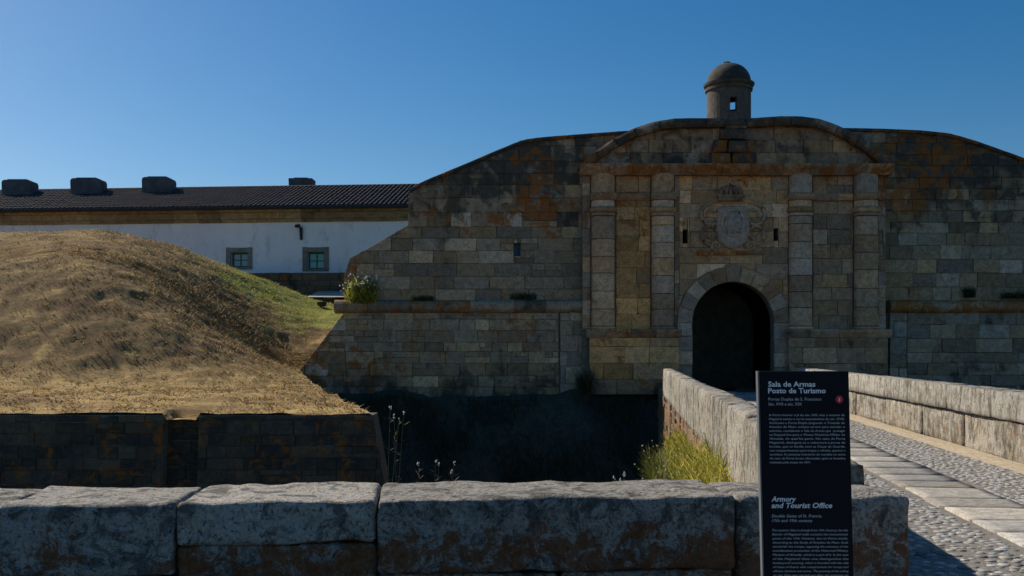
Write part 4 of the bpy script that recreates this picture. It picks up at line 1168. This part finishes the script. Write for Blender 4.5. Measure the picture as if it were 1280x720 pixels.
def disc(px, py, Y, rx, ry, n):
    x, y, z = P(px, py, Y); t = nrnd.uniform(0, 6.28, n); r_ = np.sqrt(nrnd.uniform(0, 1, n))
    return np.stack([x + rx * r_ * np.cos(t), y + ry * r_ * np.sin(t), np.full(n, z)], -1)
plant('daisy_bush', 'bushy green weed with white flower heads on the cordon at the rampart end', 'plant', disc(452, 379, YW - .3, .58, .22, 900), 1.05, .03, .9, M['weed'], .0, .8, 110, head_r=.028, bushy=.62)
# weeds along the bridge
def bank_pts(u0, u1, v0, v1, n):
    u = nrnd.uniform(u0, u1, n); v = nrnd.uniform(v0, v1, n)
    z = np.interp(-u, [-(UO + .2), -UO + .1, -.85, -.62, -.45, -.3], [-.30, -.38, -.6, -1.1, -2.0, -3.4])
    return np.stack([u * BC + v * BS, -u * BS + v * BC, z - .05], -1)
for i, (v0, v1, n, h, lb) in enumerate(((8.9, 11.2, 3600, .66, 'tall yellow green weeds with pale seed heads at the near foot of the bridge parapet'), (11.2, 14.6, 3800, .82, 'sunlit yellow green weeds halfway along the foot of the bridge parapet'))):
    pts = bank_pts(.62, UO + .02, v0, v1, n)
    keep = np.array([mnoise.noise(Vector((p[0] * 2.2, p[1] * 1.1, 5))) + .25 for p in pts]) > nrnd.uniform(-.35, .35, n)
    plant('weed_clump', lb, 'weeds', pts[keep], h, .016, 1.0, M['weed'], .0, 1.0, 260, 'weeds beside the bridge', .011, petal=M['seed'], bushy=.8)
pts = bank_pts(.45, .66, 16.0, 19.5, 900); pts[:, 2] = np.maximum(pts[:, 2], -1.2)
plant('weed_clump', 'darker bushy weeds standing apart at the shadow edge left of the bridge', 'weeds', pts, .95, .022, .8, M['shade_weed'], .0, 1.0, 60, 'weeds beside the bridge', .012, petal=M['seed'], bushy=.75)
plant('weed_clump', 'sparse weeds in the rubble below the far part of the bridge parapet', 'weeds', bank_pts(.82, UO, 14.0, 21, 2200), .62, .02, .9, M['weed'], .0, .8, 30, 'weeds beside the bridge', .012, petal=M['seed'], bushy=.5)
# thistles and seed stalks behind the foreground wall
def stalk(name, label, items, Y, group='weeds behind the foreground wall', leafy=0):
    """items: (px_base, px_tip, py_tip, head px)"""
    x0 = PX(items[0][0], Y); e = empty(name, (x0, Y, -.12), label, 'plant', group)
    st = MB(); hd = MB(); lf = MB()
    for (pb, pt_, py, r_) in items:
        yy = Y + rnd.uniform(-.25, .25)
        b = Vector((PX(pb, yy), yy, -.15)); q = Vector(P(pt_, py, yy)); m_ = b.lerp(q, .55) + Vector((rnd.uniform(-.04, .04), rnd.uniform(-.04, .04), 0))
        st.tube([b, m_, q], [.005, .004, .003], 5)
        rr = r_ / F * yy
        for k_ in range(5):
            o_ = q + Vector((rnd.uniform(-.7, .7) * rr, rnd.uniform(-.7, .7) * rr, rnd.uniform(-2.2, 1.2) * rr)); s_ = rr * rnd.uniform(.35, .7)
            hd.add([o_ + Vector(d) * s_ for d in ((1, 0, 0), (-1, 0, 0), (0, 1, 0), (0, -1, 0), (0, 0, 2.0), (0, 0, -1.4))], [(0, 2, 4), (2, 1, 4), (1, 3, 4), (3, 0, 4), (2, 0, 5), (1, 2, 5), (3, 1, 5), (0, 3, 5)])
        for k_ in range(10 + leafy):
            f_ = rnd.uniform(.3, .97); o_ = b.lerp(m_, f_ * 2) if f_ < .5 else m_.lerp(q, f_ * 2 - 1)
            a = rnd.uniform(0, 6.28); l = rnd.uniform(.03, .07); d = Vector((math.cos(a), math.sin(a), rnd.uniform(.2, .9))); sd = d.cross(Vector((0, 0, 1))).normalized() * .005
            lf.add([o_, o_ + d * l * .5 + sd, o_ + d * l, o_ + d * l * .5 - sd], [(0, 1, 2, 3)])
    for nm, m_, mt, tv in (('stems', st, M['dark_weed'], .0), ('leaves', lf, M['dark_weed'], .8)):
        o_ = mesh_obj(nm, m_.v, m_.f, mt, e, kind='stuff')
        a = o_.data.attributes.new('tint', 'FLOAT', 'POINT'); a.data.foreach_set('value', np.full(len(m_.v), tv, dtype=np.float32))
    mesh_obj('seed_heads', hd.v, hd.f, M['petal'], e, kind='stuff')
stalk('thistle', 'tall pale headed thistle rising behind the foreground wall near the mound corner', [(489, 488, 510, 1.6), (490, 493, 520, 1.5), (491, 505, 516, 1.2), (490, 499, 524, 1.2)], 7.0)
stalk('thistle', 'short seed stalks behind the middle of the foreground wall', [(522, 523, 580, 1.7), (546, 545, 575, 1.6), (548, 548, 580, 1.5), (565, 568, 578, 1.4), (563, 564, 590, 1.6)], 6.9, leafy=6)
stalk('thistle', 'low yellowish weeds behind the foreground wall near the bridge', [(770, 768, 597, 1.7), (778, 780, 592, 1.8), (776, 775, 600, 1.4), (800, 803, 599, 1.3), (690, 688, 601, 1.0)], 6.9, leafy=14)
# tufts on the cordons and the bank
for i, (px, py, r_, h, lb) in enumerate(((1212, 372, .22, .5, 'small dark bush growing above the cordon of the right rampart'), (1268, 373, .5, .32, 'low dark tuft on the cordon at the right edge'), (655, 374, .5, .30, 'faint green tuft on the cordon of the left rampart'), (530, 376, .4, .25, 'low tuft on the cordon right of the flowering weed'))):
    plant('wall_tuft', lb, 'plant', disc(px, py, YW - .16, r_, .1, 160), h, .03, .5, M['dark_weed'], 0, .8, None, 'tufts on the rampart cordons')
plant('wall_tuft', 'dark green plant hanging at the left foot of the gate', 'plant', disc(731, 492, YG - .6, .25, .2, 200), 1.0, .035, .35, M['dark_weed'], 0, .7, None)
n = 14000
xs_ = nrnd.uniform(-9, 5, n); yj = nrnd.uniform(33.2, 36.4, n)
zz = -4.8 + 4.7 * np.clip((yj - 32.6) / (24 * .165), 0, 1)
cl = np.array([mnoise.noise(Vector((x * .6, y * .6, 9))) + .28 * mnoise.fractal(Vector((x, y, z)) * .55, 1, 2, 4) * 0 for x, y, z in zip(xs_, yj, zz)])
dz = np.array([mnoise.fractal(Vector((x, y, z)) * .55, 1.0, 2.0, 4) * .28 for x, y, z in zip(xs_, yj, zz)])
ok = cl > nrnd.uniform(-.3, .5, n)
V, T, t = blades(xs_[ok], yj[ok], (zz + dz)[ok] - .03, nrnd.uniform(.12, .55, ok.sum()), .035, .6, nrnd.uniform(0, 1, ok.sum()))
mesh_np('bank_grass', V, T, M['dark_weed'], None, t, 'stuff')
